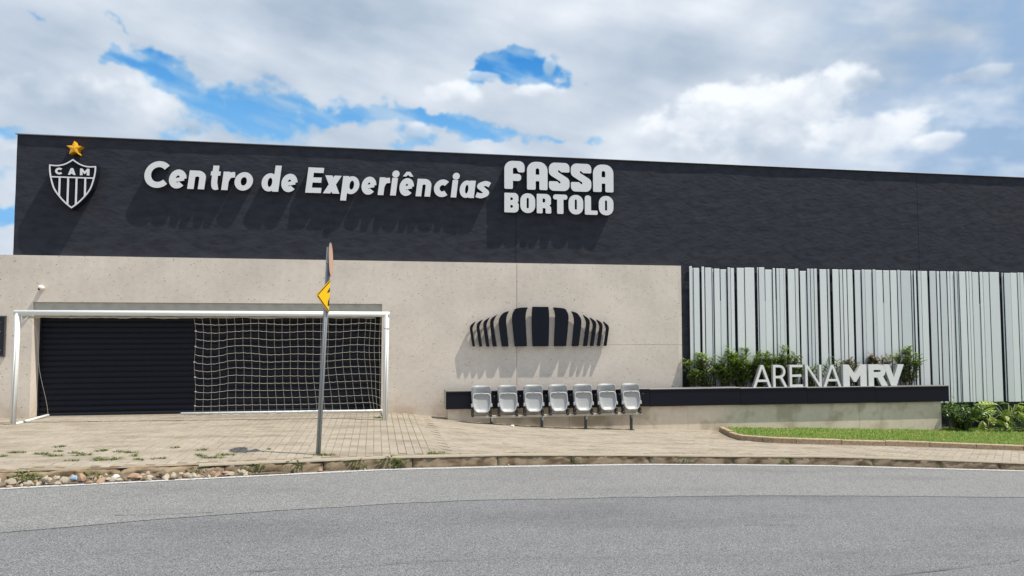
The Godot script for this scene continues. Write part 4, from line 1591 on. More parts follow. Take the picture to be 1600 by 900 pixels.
# ================================================================ things on the pavement
func football_goal() -> void:
	var t := thing("football_goal", "white metal football goal with a torn net, set against the roller shutter", "football goal", Vector3.ZERO)
	var zf := 1.2
	var st := begin(true)
	tube(st, [Vector3(-5.533, 0.19, zf), Vector3(-5.521, 1.953, zf)], 0.043, 16)
	part("post", done(st), M.goal_white, t)
	st = begin(true)
	tube(st, [Vector3(0.185, 0.135, zf), Vector3(0.197, 1.953, zf)], 0.043, 16)
	part("post", done(st), M.goal_white, t)
	st = begin(true)
	tube(st, [Vector3(-5.57, 1.955, zf), Vector3(0.245, 1.95, zf)], 0.043, 16)
	part("crossbar", done(st), M.goal_white, t)
	st = begin(true)
	tube(st, [Vector3(-3.36, 0.203, 0.02), Vector3(0.15, 0.193, 0.08)], 0.022, 10)
	part("back_bar", done(st), M.goal_white, t)
	st = begin(true)
	tube(st, [Vector3(-5.51, 0.215, zf - 0.04), Vector3(-5.5, 0.222, 0.02)], 0.022, 10)
	part("side_bar", done(st), M.goal_white, t)
	st = begin(true)
	tube(st, [Vector3(0.18, 0.17, zf - 0.04), Vector3(0.15, 0.19, 0.08)], 0.022, 10)
	part("side_bar", done(st), M.goal_white, t)
	st = begin(true)
	tube(st, [Vector3(-5.52, 1.73, zf), Vector3(-5.35, 1.92, zf)], 0.009, 6)
	part("corner_brace", done(st), M.goal_white, t)
	st = begin(true)   # joint collars and bolts
	tube(st, [Vector3(0.1955, 1.70, zf), Vector3(0.1957, 1.712, zf)], 0.049, 16)
	part("collar", done(st), M.steel, t)
	# the net still hanging on the right half
	var cols := 26
	var rows := 13
	var f := func(c: float, r: float) -> Vector3:
		var u := c / cols
		var v := r / rows
		var back := zf - 0.03 - 1.12 * pow(v, 0.75)
		var x: float
		var z := back
		var main := 0.84
		if u < main:
			x = lerpf(lerpf(-2.93, -3.13, v), -0.16 + 0.1 * v, u / main) - 0.07 * sin(v * PI) * (u / main)
		else:
			var q := (u - main) / (1.0 - main)
			x = lerpf(-0.16 + 0.1 * v - 0.07 * sin(v * PI), 0.17, q)
			z = lerpf(back, lerpf(zf - 0.03, zf - 0.05, v), q * q * 0.9 + 0.1 * q)
		var y := lerpf(1.915, 0.21, v)
		y -= 0.05 * sin(clampf(u * 6.0, 0, 1) * PI) * (0.4 + v) * (1.0 - v * v)          # sags beside the torn edge
		y += 0.05 * sin(clampf((u - 0.05) / 0.3, 0, 1) * PI) * v * (1.0 - v) * 2.0
		y += 0.012 * sin(c * 0.9 + r * 0.5) * (1.0 - v) + 0.07 * smoothstep(0.6, 0.84, u) * v * (1.0 - v) * 2.0
		x += 0.009 * sin(r * 0.8 + c * 0.33) * sin(v * PI) + 0.008 * (1.0 - smoothstep(0.0, 0.08, u)) * sin(v * 9.0)
		z -= 0.06 * sin(u * PI) * sin(v * PI)
		return Vector3(x, y, z)
	st = begin()
	for c in cols + 1:
		var pts := []
		for k in rows * 2 + 1:
			pts.append(f.call(float(c), k / 2.0))
		tube(st, pts, 0.0024, 4, false)
	for r in rows + 1:
		var pts := []
		for k in cols * 2 + 1:
			var sag: Vector3 = f.call(k / 2.0, float(r))
			if k % 2:
				sag.y -= 0.008
			pts.append(sag)
		tube(st, pts, 0.0024, 4, false)
	for k in 6:   # knots on the torn edge
		var p: Vector3 = f.call(0.0, 2.0 + k * 2.0)
		tube(st, [p + Vector3(-0.012, 0, 0), p + Vector3(0.012, 0.004, 0)], 0.011, 5)
	part("net", done(st), M.cord, t)
	# the rest is bunched up under the crossbar
	st = begin(true)
	for s in 9:
		var pts := []
		for k in 90:
			var u := k / 89.0
			var x := lerpf(-5.47, -3.2 + (3.2 if s < 4 else 0.0), u)
			pts.append(Vector3(x, 1.893 + 0.016 * rough.get_noise_2d(x * 2.5, s * 9.0) - 0.02 * (s % 3) * absf(rough.get_noise_2d(x * 1.1, s * 4.0)), zf - 0.035 + 0.03 * rough.get_noise_2d(x * 3.0, s * 5.0 + 40.0)))
		tube(st, pts, 0.005, 5, false)
	for s in 5:   # loose cords at the left post
		var pts := []
		for k in 14:
			var u := k / 13.0
			pts.append(Vector3(-5.5 + 0.03 * sin(u * 7.0 + s), lerpf(1.9, 0.24, u), lerpf(zf - 0.2 * s, 0.05 + 0.05 * s, sqrt(u))))
		if s == 1:
			tube(st, pts, 0.003, 4, false)
	part("bunched_net", done(st), M.cord, t)


func street_sign() -> void:
	var base := Vector3(-0.669, 0.15, 4.6)
	var top := Vector3(-0.572, 2.712, 4.6)
	var t := thing("street_sign", "leaning galvanised pole with a faded round sign over a bent yellow diamond sign, seen edge-on", "street sign", base)
	var st := begin(true)
	tube(st, [Vector3(0, -0.02, 0), top - base], 0.0285, 16)
	part("pole", done(st), M.galvanised, t)
	st = begin(true)
	var axis := (top - base).normalized()
	tube(st, [top - base, top - base + axis * 0.006], 0.0305, 16)
	part("pole_cap", done(st), M.steel, t)
	# round plate turned away from the street, its face worn to pale pink
	var turn := Basis(Vector3.UP, deg_to_rad(86.4)) * Basis(Vector3.RIGHT, deg_to_rad(-1.0))
	var c := Vector3(0.122, 2.41, 0.0)
	var disc := Transform3D(turn, c)
	st = begin()
	var ringp := arc(Vector2.ZERO, Vector2(0.213, 0.213), 0, 360, 40)
	ringp.remove_at(40)
	var plate := begin()
	extrude(plate, [ringp], [], -0.004, 0.0)
	part("round_plate", done(plate), M.sign_back, t, disc)
	var face := arc(Vector2.ZERO, Vector2(0.186, 0.186), 0, 360, 40)
	face.remove_at(40)
	st = begin()
	extrude(st, [face], [], 0.0005, 0.002)
	part("sign_face", done(st), M.sign_pink, t, disc)
	var hole := face.duplicate()
	hole.reverse()
	var rim := arc(Vector2.ZERO, Vector2(0.212, 0.212), 0, 360, 40)
	rim.remove_at(40)
	st = begin()
	extrude(st, [rim], [hole], 0.0005, 0.002)
	part("sign_rim", done(st), M.sign_rim, t, disc)
	# yellow diamond, its two sides folded back round the pole
	var d0 := Vector3(0.113, 1.955, 0.03)
	var half := 0.222
	var bend := func(u: float, y: float, lift: float) -> Vector3:   # u along the plate from -half to half
		var a := deg_to_rad(44.0)
		var soft := 0.03
		var along_ := absf(u)
		var out_ := Vector3.ZERO
		var dir := Vector3(-cos(a), 0, sin(a)) if u < 0 else Vector3(-0.05, 0, -1)
		out_ = dir * maxf(along_ - soft * 0.4, 0.0)
		return d0 + Vector3(out_.x + 0.035 * y + 0.7 * lift, y - 0.03 * u, out_.z + 0.7 * lift)
	var sheet := func(u0: float, u1: float, inset: float, lift: float, m: Material, called: String) -> void:
		var s2 := begin(true)
		var n := 18
		for i in n:
			for j in 8:
				var q := []
				for k in [[0, 0], [1, 0], [1, 1], [0, 1]]:
					var u := lerpf(u0, u1, float(i + k[0]) / n)
					var hh := maxf(half - inset - absf(u), 0.0) * 1.0
					q.append(bend.call(u, lerpf(-hh, hh, float(j + k[1]) / 8.0), lift))
				quad(s2, q[0], q[1], q[2], q[3])
		part(called, done(s2), m, t)
	sheet.call(-half, half, 0.0, -0.004, M.sign_back, "diamond_back")
	sheet.call(-half, half, 0.0, 0.0, M.sign_yellow, "diamond_plate")
	# black border line a little inside the edge, and the end of the black arrow
	var s3 := begin()
	for e in [[-1, 1], [-1, -1], [1, 1], [1, -1]]:
		var last := []
		for k in 15:
			var u: float = e[0] * lerpf(0.004, half - 0.022, k / 14.0)
			var edge: float = half - 0.012 - absf(u)
			var now := [bend.call(u, e[1] * edge, 0.0025), bend.call(u, e[1] * maxf(edge - 0.017, 0.0), 0.0025)]
			if last:
				quad(s3, last[0], now[0], now[1], last[1])
			last = now
	part("diamond_border", done(s3), M.sign_black, t)
	s3 = begin()
	for q in [[-0.055, 0.045, -0.012, 0.11, -0.012, 0.055, -0.03, 0.04], [-0.035, -0.12, -0.012, -0.12, -0.012, -0.01, -0.03, -0.04]]:
		quad(s3, bend.call(q[0], q[1], 0.0025), bend.call(q[2] + 0.02, q[5], 0.0025), bend.call(q[2], q[3], 0.0025), bend.call(q[6], q[7], 0.0025))
	part("arrow", done(s3), M.sign_black, t)
	for y in [1.95, 2.36]:
		s3 = begin(true)
		tube(s3, [Vector3(0.075 + (y - 1.95) * 0.038, y, 0.0), Vector3(0.075 + (y - 1.95) * 0.038, y + 0.03, 0.0)], 0.031, 12)
		part("clamp", done(s3), M.steel, t)


func seat_row() -> void:
	var z := 0.75
	var t := thing("seat_row", "row of seven pale grey tip-up stadium seats on one beam before the planter", "seats", Vector3.ZERO)
	var st := begin()
	box(st, Vector3(1.735, 0.088, z - 0.05), Vector3(4.94, 0.138, z + 0.03), Transform3D.IDENTITY, 0.006)
	part("beam", done(st), M.beam_zinc, t)
	for x in [2.088, 3.024, 3.856, 4.742]:
		st = begin()
		box(st, Vector3(x - 0.022, walk_y(x, z) - 0.02, z - 0.045), Vector3(x + 0.022, 0.094, z + 0.0), Transform3D.IDENTITY, 0.004)
		box(st, Vector3(x - 0.05, walk_y(x, z) - 0.005, z - 0.08), Vector3(x + 0.05, walk_y(x, z) + 0.008, z + 0.04))
		part("leg", done(st), M.leg_grey, t)
		st = begin()
		box(st, Vector3(x - 0.012, 0.03, z + 0.0), Vector3(x + 0.026, 0.1, z + 0.034), Transform3D.IDENTITY, 0.003)
		part("beam_clamp", done(st), M.galvanised, t)
	# shapes shared by the seats; local origin on the beam, x = middle of the seat
	var outline := fillet([[-0.125, 0.045, 0.09], [-0.172, 0.21, 0.05], [-0.168, 0.4, 0.06], [0.168, 0.4, 0.06], [0.172, 0.21, 0.05], [0.125, 0.045, 0.09]], Vector2.ZERO, Vector2.ONE)
	var lean := Transform3D(Basis(Vector3.RIGHT, deg_to_rad(-11.0)), Vector3(0, 0, 0.05))
	var n := outline.size()
	var pan := begin(true)
	var mid := Vector2(0, 0.21)
	for ring in [[1.0, -0.01, 1.0, 0.028], [1.0, 0.028, 0.94, 0.034], [0.94, 0.034, 0.88, 0.03], [0.88, 0.03, 0.86, 0.004], [0.86, 0.004, 0.5, -0.006], [0.5, -0.006, 0.0, -0.01]]:
		for i in n:
			var a := outline[i] - mid
			var b := outline[(i + 1) % n] - mid
			var w := func(p: Vector2, s: float, d: float) -> Vector3: return lean * v3(mid + p * s, d)
			if ring[2] > 0.0:
				quad(pan, w.call(b, ring[0], ring[1]), w.call(a, ring[0], ring[1]), w.call(a, ring[2], ring[3]), w.call(b, ring[2], ring[3]))
			else:
				tri(pan, w.call(b, ring[0], ring[1]), w.call(a, ring[0], ring[1]), w.call(a, 0.0, ring[3]))
	pan.set_smooth_group(-1)
	for s in [-1.0, 1.0]:   # pivot lugs and the finger grip at the top
		box(pan, Vector3(s * 0.176 - 0.016, 0.15, -0.02), Vector3(s * 0.176 + 0.016, 0.215, 0.03), lean, 0.006)
	box(pan, Vector3(-0.022, 0.392, 0.0), Vector3(0.022, 0.408, 0.037), lean, 0.004)
	var pan_mesh := done(pan)
	var back := begin(true)
	var rows := []
	var prof := [[0.1, -0.11, 0.15], [0.25, -0.11, 0.165], [0.38, -0.106, 0.172], [0.47, -0.094, 0.172], [0.505, -0.086, 0.166], [0.522, -0.094, 0.15], [0.525, -0.11, 0.14]]
	for p in prof:
		var row := []
		for k in 13:
			var u := (k - 6) / 6.0
			var wrap := 0.045 * pow(absf(u), 3.0)
			row.append(Vector3(u * p[2], p[0] - (0.012 * pow(absf(u), 6.0) if p[0] > 0.45 else 0.0), p[1] + wrap))
		rows.append(row)
	for i in rows.size() - 1:
		for k in 12:
			quad(back, rows[i][k], rows[i][k + 1], rows[i + 1][k + 1], rows[i + 1][k])
			var off := Vector3(0, -0.006, -0.02)
			quad(back, rows[i][k + 1] + off, rows[i][k] + off, rows[i + 1][k] + off, rows[i + 1][k + 1] + off)
		for k in [0, 12]:
			var off := Vector3(0, -0.006, -0.02)
			quad(back, rows[i][k], rows[i + 1][k], rows[i + 1][k] + off, rows[i][k] + off)
	for k in 12:
		var off := Vector3(0, -0.006, -0.02)
		quad(back, rows[-1][k], rows[-1][k + 1], rows[-1][k + 1] + off, rows[-1][k] + off)
	# rolled edge along the top and sides of the back
	var edge := []
	for i in range(1, rows.size()):
		edge.append(rows[i][0])
	for k in range(1, 12):
		edge.append(rows[-1][k])
	for i in range(rows.size() - 1, 0, -1):
		edge.append(rows[i][12])
	tube(back, edge, 0.009, 6)
	var back_mesh := done(back)
	var br := begin()
	box(br, Vector3(-0.018, -0.01, -0.05), Vector3(0.018, 0.1, 0.05), Transform3D.IDENTITY, 0.004)
	box(br, Vector3(-0.01, 0.09, -0.08), Vector3(0.01, 0.19, 0.02), Transform3D.IDENTITY, 0.003)
	box(br, Vector3(-0.022, -0.02, 0.0), Vector3(0.022, 0.02, 0.055), Transform3D.IDENTITY, 0.004)
	var br_mesh := done(br)
	var arm := begin(true)
	tube(arm, [Vector3(0, 0.1, -0.06), Vector3(0, 0.25, -0.08), Vector3(0, 0.33, -0.05), Vector3(0, 0.35, 0.02), Vector3(0, 0.33, 0.05)], 0.008, 6)
	var arm_mesh := done(arm)
	for x in [1.906, 2.388, 2.863, 3.338, 3.802, 4.271, 4.74]:
		var seat := part("folding_seat", pan_mesh, M.seat_plastic, t, Transform3D(Basis(Vector3.RIGHT, rng.randf_range(-0.025, 0.025)) * Basis(Vector3.FORWARD, rng.randf_range(-0.012, 0.012)), Vector3(x, 0.14, z + rng.randf_range(-0.006, 0.006))))
		part("backrest", back_mesh, M.seat_plastic, seat)
		for s in [-1.0, 1.0]:
			part("bracket", br_mesh, M.bracket_black, seat, Transform3D(Basis.IDENTITY, Vector3(s * 0.165, 0, 0)))
		part("arm_loop", arm_mesh, M.bracket_black, seat, Transform3D(Basis.IDENTITY, Vector3(0.225, 0, 0)))


func small_fittings() -> void:
	var t := thing("wall_lamp", "small white globe fitting on the concrete wall above the goal's left end", "lamp", Vector3(-5.67, 2.405, 0.0))
	var st := begin(true)
	tube(st, [Vector3(0, 0, 0.0), Vector3(0, 0, 0.03)], [0.04, 0.036], 16)
	part("base_plate", done(st), M.white_plastic, t)
	var s := SphereMesh.new()
	s.radius = 0.046
	s.height = 0.092
	part("globe", s, M.white_plastic, t, Transform3D(Basis.IDENTITY, Vector3(0.004, 0.004, 0.07)))
	var lens := SphereMesh.new()
	lens.radius = 0.02
	lens.height = 0.04
	part("lens", lens, M.glass_dark, t, Transform3D(Basis.IDENTITY, Vector3(-0.008, -0.02, 0.102)))
	var p := thing("plaque", "black framed plaque on the concrete wall at the left edge of the picture", "plaque", Vector3(-6.205, 1.575, 0.0))
	st = begin()
	box(st, Vector3(-0.68, -0.33, 0.0), Vector3(-0.02, 0.33, 0.02))
	part("panel", done(st), M.plaque_black, p)
	st = begin()
	for q in [[-0.7, -0.35, 0.0, -0.33], [-0.7, 0.33, 0.0, 0.35], [-0.7, -0.33, -0.68, 0.33], [-0.02, -0.33, 0.0, 0.33]]:
		box(st, Vector3(q[0], q[1], 0.001), Vector3(q[2], q[3], 0.034))
	part("frame", done(st), M.plaque_frame, p)
	st = begin()
	for q in [[-0.3, 0.24, -0.09], [-0.4, 0.08, -0.08], [-0.5, -0.24, -0.07]]:
		box(st, Vector3(q[0], q[1], 0.0202), Vector3(q[2], q[1] + 0.007, 0.0212))
	part("rule_line", done(st), M.plaque_mark, p)


# ================================================================ rubble, litter, weeds
func lump(seed_: int, squash: Vector3) -> ArrayMesh:
	var s := SphereMesh.new()
	s.radius = 0.5
	s.height = 1.0
	s.radial_segments = 10
	s.rings = 6
	var a := s.get_mesh_arrays()
	var v: PackedVector3Array = a[Mesh.ARRAY_VERTEX]
	var idx: PackedInt32Array = a[Mesh.ARRAY_INDEX]
	var n := FastNoiseLite.new()
	n.seed = seed_
	n.frequency = 1.0
	n.noise_type = FastNoiseLite.TYPE_CELLULAR
	n.cellular_return_type = FastNoiseLite.RETURN_CELL_VALUE
	for i in v.size():
		var p := v[i]
		var k := 1.0 + 0.22 * rough.get_noise_3d(p.x * 2.2 + seed_, p.y * 2.2, p.z * 2.2) * 2.0
		p *= k
		# flat broken faces
		for d in [Vector3(0.6, 0.7, 0.3), Vector3(-0.7, 0.5, 0.2), Vector3(0.1, 0.4, -0.9), Vector3(0.2, 0.5, 0.8), Vector3(0.9, -0.1, 0.1), Vector3(-0.9, 0.1, 0.4)]:
			var dn: Vector3 = (d + Vector3(sin(seed_ * 1.3), cos(seed_ * 2.1), sin(seed_ * 0.7)) * 0.35).normalized()
			var over := p.dot(dn) - 0.27
			if over > 0:
				p -= dn * over * 0.9
		v[i] = p * squash
	var st := begin()
	for i in range(0, idx.size(), 3):
		st.add_vertex(v[idx[i]])
		st.add_vertex(v[idx[i + 1]])
		st.add_vertex(v[idx[i + 2]])
	return done(st)


func rubble_and_weeds() -> void:
	var shapes := []
	for k in 5:
		shapes.append(lump(k + 2, Vector3(1.0, 0.55, 0.75)))
	var kinds := [[M.rubble, "pale broken stone in the rubble at the foot of the left kerb", "pale stones in the rubble"], [M.rubble_pink, "pinkish broken stone in the rubble at the foot of the left kerb", "pinkish stones in the rubble"], [M.rubble_brown, "dark brown stone in the rubble at the foot of the left kerb", "brown stones in the rubble"]]
	var r := RandomNumberGenerator.new()
	r.seed = 17
	var list := []
	for p in [[-3.55, 0.10, 0.15, 0], [-3.4, 0.06, 0.14, 0], [-3.28, 0.1, 0.16, 0], [-3.12, 0.08, 0.15, 0], [-2.98, 0.1, 0.19, 1], [-2.84, 0.1, 0.1, 1], [-2.72, 0.08, 0.11, 0], [-2.6, 0.1, 0.1, 2], [-2.5, 0.09, 0.18, 1], [-2.36, 0.06, 0.14, 0], [-2.24, 0.12, 0.16, 2], [-2.13, 0.08, 0.13, 0], [-2.0, 0.1, 0.1, 0], [-1.93, 0.05, 0.12, 0], [-1.75, 0.09, 0.12, 1], [-1.6, 0.06, 0.09, 0], [-1.45, 0.07, 0.14, 0], [-3.7, 0.1, 0.14, 1], [-3.85, 0.08, 0.16, 0], [-4.0, 0.1, 0.13, 2], [-0.62, 0.05, 0.1, 1], [-0.1, 0.04, 0.06, 0], [1.7, 0.03, 0.06, 1]]:
		list.append(p)
	for k in 125:
		list.append([r.randf_range(-4.1, -1.3), r.randf_range(0.0, 0.2), r.randf_range(0.045, 0.12), [0, 0, 0, 1, 2][r.randi_range(0, 4)]])
	var protos := {}
	for p in list:
		var kind: Array = kinds[p[3]]
		var x: float = p[0]
		var size: float = p[2] * 1.0
		var at := Vector3(x, road_y(x) + size * 0.22 + 0.035 * smoothstep(0.04, 0.2, p[1]) * smoothstep(-0.9, -1.8, x), line_z(x) - 0.05 - p[1])
		var t := Transform3D(Basis.from_euler(Vector3(r.randf_range(-0.3, 0.3), r.randf() * TAU, r.randf_range(-0.3, 0.3))).scaled(Vector3.ONE * size), at)
		var label: String = ("large " if size > 0.1 else "small ") + kind[1]
		var group: String = ("large " if size > 0.1 else "small ") + kind[2]
		if x > -1.2:
			label = ["small stone lying in the gutter below the leaning pole", "", ""][0] if x < -0.3 else ("tiny pale stone in the gutter right of the pole" if x < 0.5 else "lone flat chip of stone in the gutter below the seats")
			group = ""
		single("rubble_stone", shapes[r.randi_range(0, 4)], kind[0], label, "stone", t, group)
	# litter
	var crumple := lump(31, Vector3(1.0, 0.55, 0.8))
	var x := -3.02
	single("plastic_wrapper", crumple, M.blue_plastic, "crumpled blue plastic wrapper among the stones by the left kerb", "litter", Transform3D(Basis.from_euler(Vector3(0.4, 1.0, 0.2)).scaled(Vector3(0.1, 0.08, 0.08)), Vector3(x, road_y(x) + 0.06, line_z(x) - 0.12)))
	x = -2.66
	single("plastic_wrapper", crumple, M.letter_white, "pale crumpled plastic bag right of the blue wrapper in the rubble", "litter", Transform3D(Basis.from_euler(Vector3(0.1, 2.0, 0.4)).scaled(Vector3(0.13, 0.07, 0.09)), Vector3(x, road_y(x) + 0.055, line_z(x) - 0.13)))
	single("paper_scrap", crumple, M.paper, "crumpled white paper scrap on the pavement in front of the second seat", "litter", Transform3D(Basis.from_euler(Vector3(0.2, 0.5, 0.3)).scaled(Vector3(0.1, 0.07, 0.07)), Vector3(2.44, walk_y(2.44, 0.95) + 0.016, 0.95)))
	# grass growing out of the joints
	var tufts := []
	for k in 4:
		tufts.append(tuft_mesh(k))
	for p in [[-4.09, 4.39, 1.2], [-4.12, 4.67, 0.9], [-3.77, 4.52, 1.3], [-3.69, 4.32, 0.7], [-3.82, 3.92, 1.0], [-3.44, 4.47, 1.3], [-3.32, 4.6, 1.4], [-3.29, 5.0, 1.0], [-3.05, 4.9, 1.6], [-2.9, 4.87, 1.5], [-3.23, 4.26, 1.1], [-2.98, 4.36, 1.3], [-2.85, 4.4, 1.1], [-2.62, 4.9, 1.0], [-2.44, 4.83, 1.1], [-2.46, 4.0, 0.8], [-2.02, 4.62, 1.4], [-1.86, 4.78, 1.7], [-1.74, 4.6, 1.3], [-2.1, 4.2, 0.9], [-1.3, 4.2, 0.5], [-3.6, 4.66, 1.2], [-2.75, 4.62, 0.9]]:
		single("grass_tuft", tufts[r.randi_range(0, 3)], M.grass_leaf, "flat tuft of grass growing from the paver joints on the left", "weed", Transform3D(Basis(Vector3.UP, r.randf() * TAU).scaled(Vector3(p[2] * 0.9, 0.8, p[2] * 0.65)), Vector3(p[0], walk_y(p[0], p[1]) - 0.004, p[1])), "tufts of grass in the paver joints")
	single("grass_tuft", tufts[1], M.grass_leaf, "small green tuft at the foot of the leaning pole", "weed", Transform3D(Basis.IDENTITY.scaled(Vector3(1.2, 1.0, 1.0)), Vector3(-0.57, walk_y(-0.57, 4.6) - 0.004, 4.63)))
	single("grass_tuft", tufts[2], M.grass_leaf, "lone green tuft at the kerb edge right of the pole", "weed", Transform3D(Basis.IDENTITY.scaled(Vector3(1.3, 1.0, 1.2)), Vector3(0.79, walk_y(0.79, 4.48), 4.5)))
	single("grass_tuft", tufts[0], M.grass_leaf, "small tuft by the inner side of the right goalpost", "weed", Transform3D(Basis.IDENTITY, Vector3(0.08, walk_y(0.08, 0.9), 0.9)))
	# leafy plants rooted in the gutter
	var bushes := [[-3.46, 0.16, "first leafy weed at the kerb from the left"], [-2.89, 0.13, "leafy weed on the kerb beside the pale crumpled bag"], [-1.93, 0.13, "leafy weed at the kerb under the patches of paving grass"], [-1.38, 0.16, "tall narrow leafy weed at the crumbled kerb left of the sign's shadow"], [-0.96, 0.17, "bushy dark weed in the gutter left of the leaning pole"], [-0.72, 0.1, "low weed trailing in the gutter below the pole's foot"], [-0.54, 0.13, "leafy weed in the gutter directly below the pole"], [-0.2, 0.15, "weed in the gutter just right of the pole"], [0.17, 0.18, "broad-leaved bright weed in the gutter right of the pole"], [0.32, 0.13, "darker weed beside the broad-leaved one"], [2.63, 0.1, "small spiky weed in the gutter below the seats"], [4.2, 0.12, "thin straggly weed on the kerb below the right-hand seats"], [5.7, 0.12, "weed at the broken kerb below the planter's lawn tip"], [8.02, 0.09, "single small weed in the gutter at the right"]]
	for b in bushes:
		var st := begin()
		var px: float = b[0]
		var g := RandomNumberGenerator.new()
		g.seed = int(px * 100) + 5000
		var size: float = b[1]
		for k in int(120.0 * size / 0.13):
			var a := g.randf() * TAU
			var rr := sqrt(g.randf()) * size * 0.85
			var p := Vector3(cos(a) * rr, size * (0.1 + 0.95 * g.randf() * (1.0 - rr / size * 0.6)), sin(a) * rr * 0.45)
			var c := Color(0.07, 0.13, 0.025).lerp(Color(0.2, 0.3, 0.06), g.randf())
			leaf(st, p, Vector3(cos(a), g.randf_range(-0.2, 0.8), sin(a)).normalized(), size * g.randf_range(0.2, 0.36), 0.38, c)
		single("leafy_weed", done(st), M.leaf, b[2], "weed", Transform3D(Basis.IDENTITY, Vector3(px, road_y(px), line_z(px) - (0.14 if px > -0.5 else 0.2))))


func tuft_mesh(k: int) -> ArrayMesh:
	var g := RandomNumberGenerator.new()
	g.seed = 300 + k
	var st := begin()
	for i in 46:
		var a := g.randf() * TAU
		var root_at := Vector3(g.randf_range(-0.08, 0.08), 0, g.randf_range(-0.025, 0.025))
		var out := Vector3(cos(a), 0, sin(a))
		var len := g.randf_range(0.035, 0.09)
		var mid := root_at + out * len * 0.5 + Vector3(0, len * 0.38, 0)
		var tip := root_at + out * len + Vector3(0, len * g.randf_range(0.1, 0.4), 0)
		var w := Vector3(-sin(a), 0, cos(a)) * 0.004
		st.set_color(Color(0.08, 0.13, 0.03).lerp(Color(0.22, 0.23, 0.08), g.randf()))
		quad(st, root_at - w, root_at + w, mid + w, mid - w)
		tri(st, mid - w, mid + w, tip)
	return done(st)


func leaf(st: SurfaceTool, p: Vector3, dir: Vector3, len: float, ratio: float, c: Color) -> void:
	var up := Vector3.UP if absf(dir.y) < 0.95 else Vector3.RIGHT
	var side := dir.cross(up).normalized() * len * ratio * 0.5
	var nrm := side.cross(dir).normalized()
	st.set_color(c)
	var m := p + dir * len * 0.45 + nrm * len * 0.05
	var tip := p + dir * len - nrm * len * 0.08
	tri(st, p, m + side + nrm * len * 0.06, m)
	tri(st, p, m, m - side + nrm * len * 0.06)
	tri(st, m, m + side + nrm * len * 0.06, tip)
	tri(st, m, tip, m - side + nrm * len * 0.06)


# ================================================================ planting
func shrub(called: String, label: String, at: Vector3, height: float, spread: float, density: int, young: Color, old: Color, seed_: int, leaf_len := 0.05, group := "") -> void:
	var t := thing(called, label, "shrub", at, group)
	var g := RandomNumberGenerator.new()
	g.seed = seed_
	var wood := begin(true)
	var green := begin()
	var mains := 7 + density / 2
	for m in mains:
		var a := TAU * m / mains + g.randf_range(-0.5, 0.5)
		var top := Vector3(cos(a) * spread * g.randf_range(0.35, 1.25), height * g.randf_range(0.5, 1.0), sin(a) * minf(spread, 0.24) * g.randf_range(0.2, 0.8))
		var root_at := Vector3(cos(a) * 0.05, -0.03, sin(a) * 0.04)
		var pts := []
		for k in 7:
			var u := k / 6.0
			pts.append(root_at.lerp(top, u) + Vector3(g.randf_range(-0.02, 0.02), 0.06 * sin(u * PI), g.randf_range(-0.015, 0.015)) * (1.0 if k > 0 else 0.0))
		tube(wood, pts, [0.009, 0.008, 0.007, 0.006, 0.005, 0.004, 0.002], 5)
		for b in int(density * 2.8):
			var u := g.randf_range(0.12, 1.0)
			var here: Vector3 = pts[int(u * 5.99)].lerp(pts[mini(int(u * 5.99) + 1, 6)], fmod(u * 5.99, 1.0))
			var ba := g.randf() * TAU
			var twig := Vector3(cos(ba), g.randf_range(0.15, 0.9), sin(ba) * 0.6).normalized() * g.randf_range(0.07, 0.17) * (0.6 + height * 0.5)
			tube(wood, [here, here + twig], [0.003, 0.0015], 3, false)
			var height_share := clampf((here.y + twig.y) / height, 0, 1)  # new growth gets paler towards the top of the shrub
			for q in 12:
				var v := (q + 1) / 12.0
				var la := ba + (1.3 if q % 2 else -1.3) + g.randf_range(-0.5, 0.5)
				var dir := (Vector3(cos(la), g.randf_range(-0.1, 0.7), sin(la)) + twig.normalized() * 0.7).normalized()
				var c := old.lerp(young, clampf(0.8 * v * height_share + g.randf_range(-0.15, 0.3), 0, 1))
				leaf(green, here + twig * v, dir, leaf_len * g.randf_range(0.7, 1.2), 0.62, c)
	part("stem", done(wood), M.stem, t)
	part("foliage", done(green), M.leaf, t).set_meta("kind", "stuff")


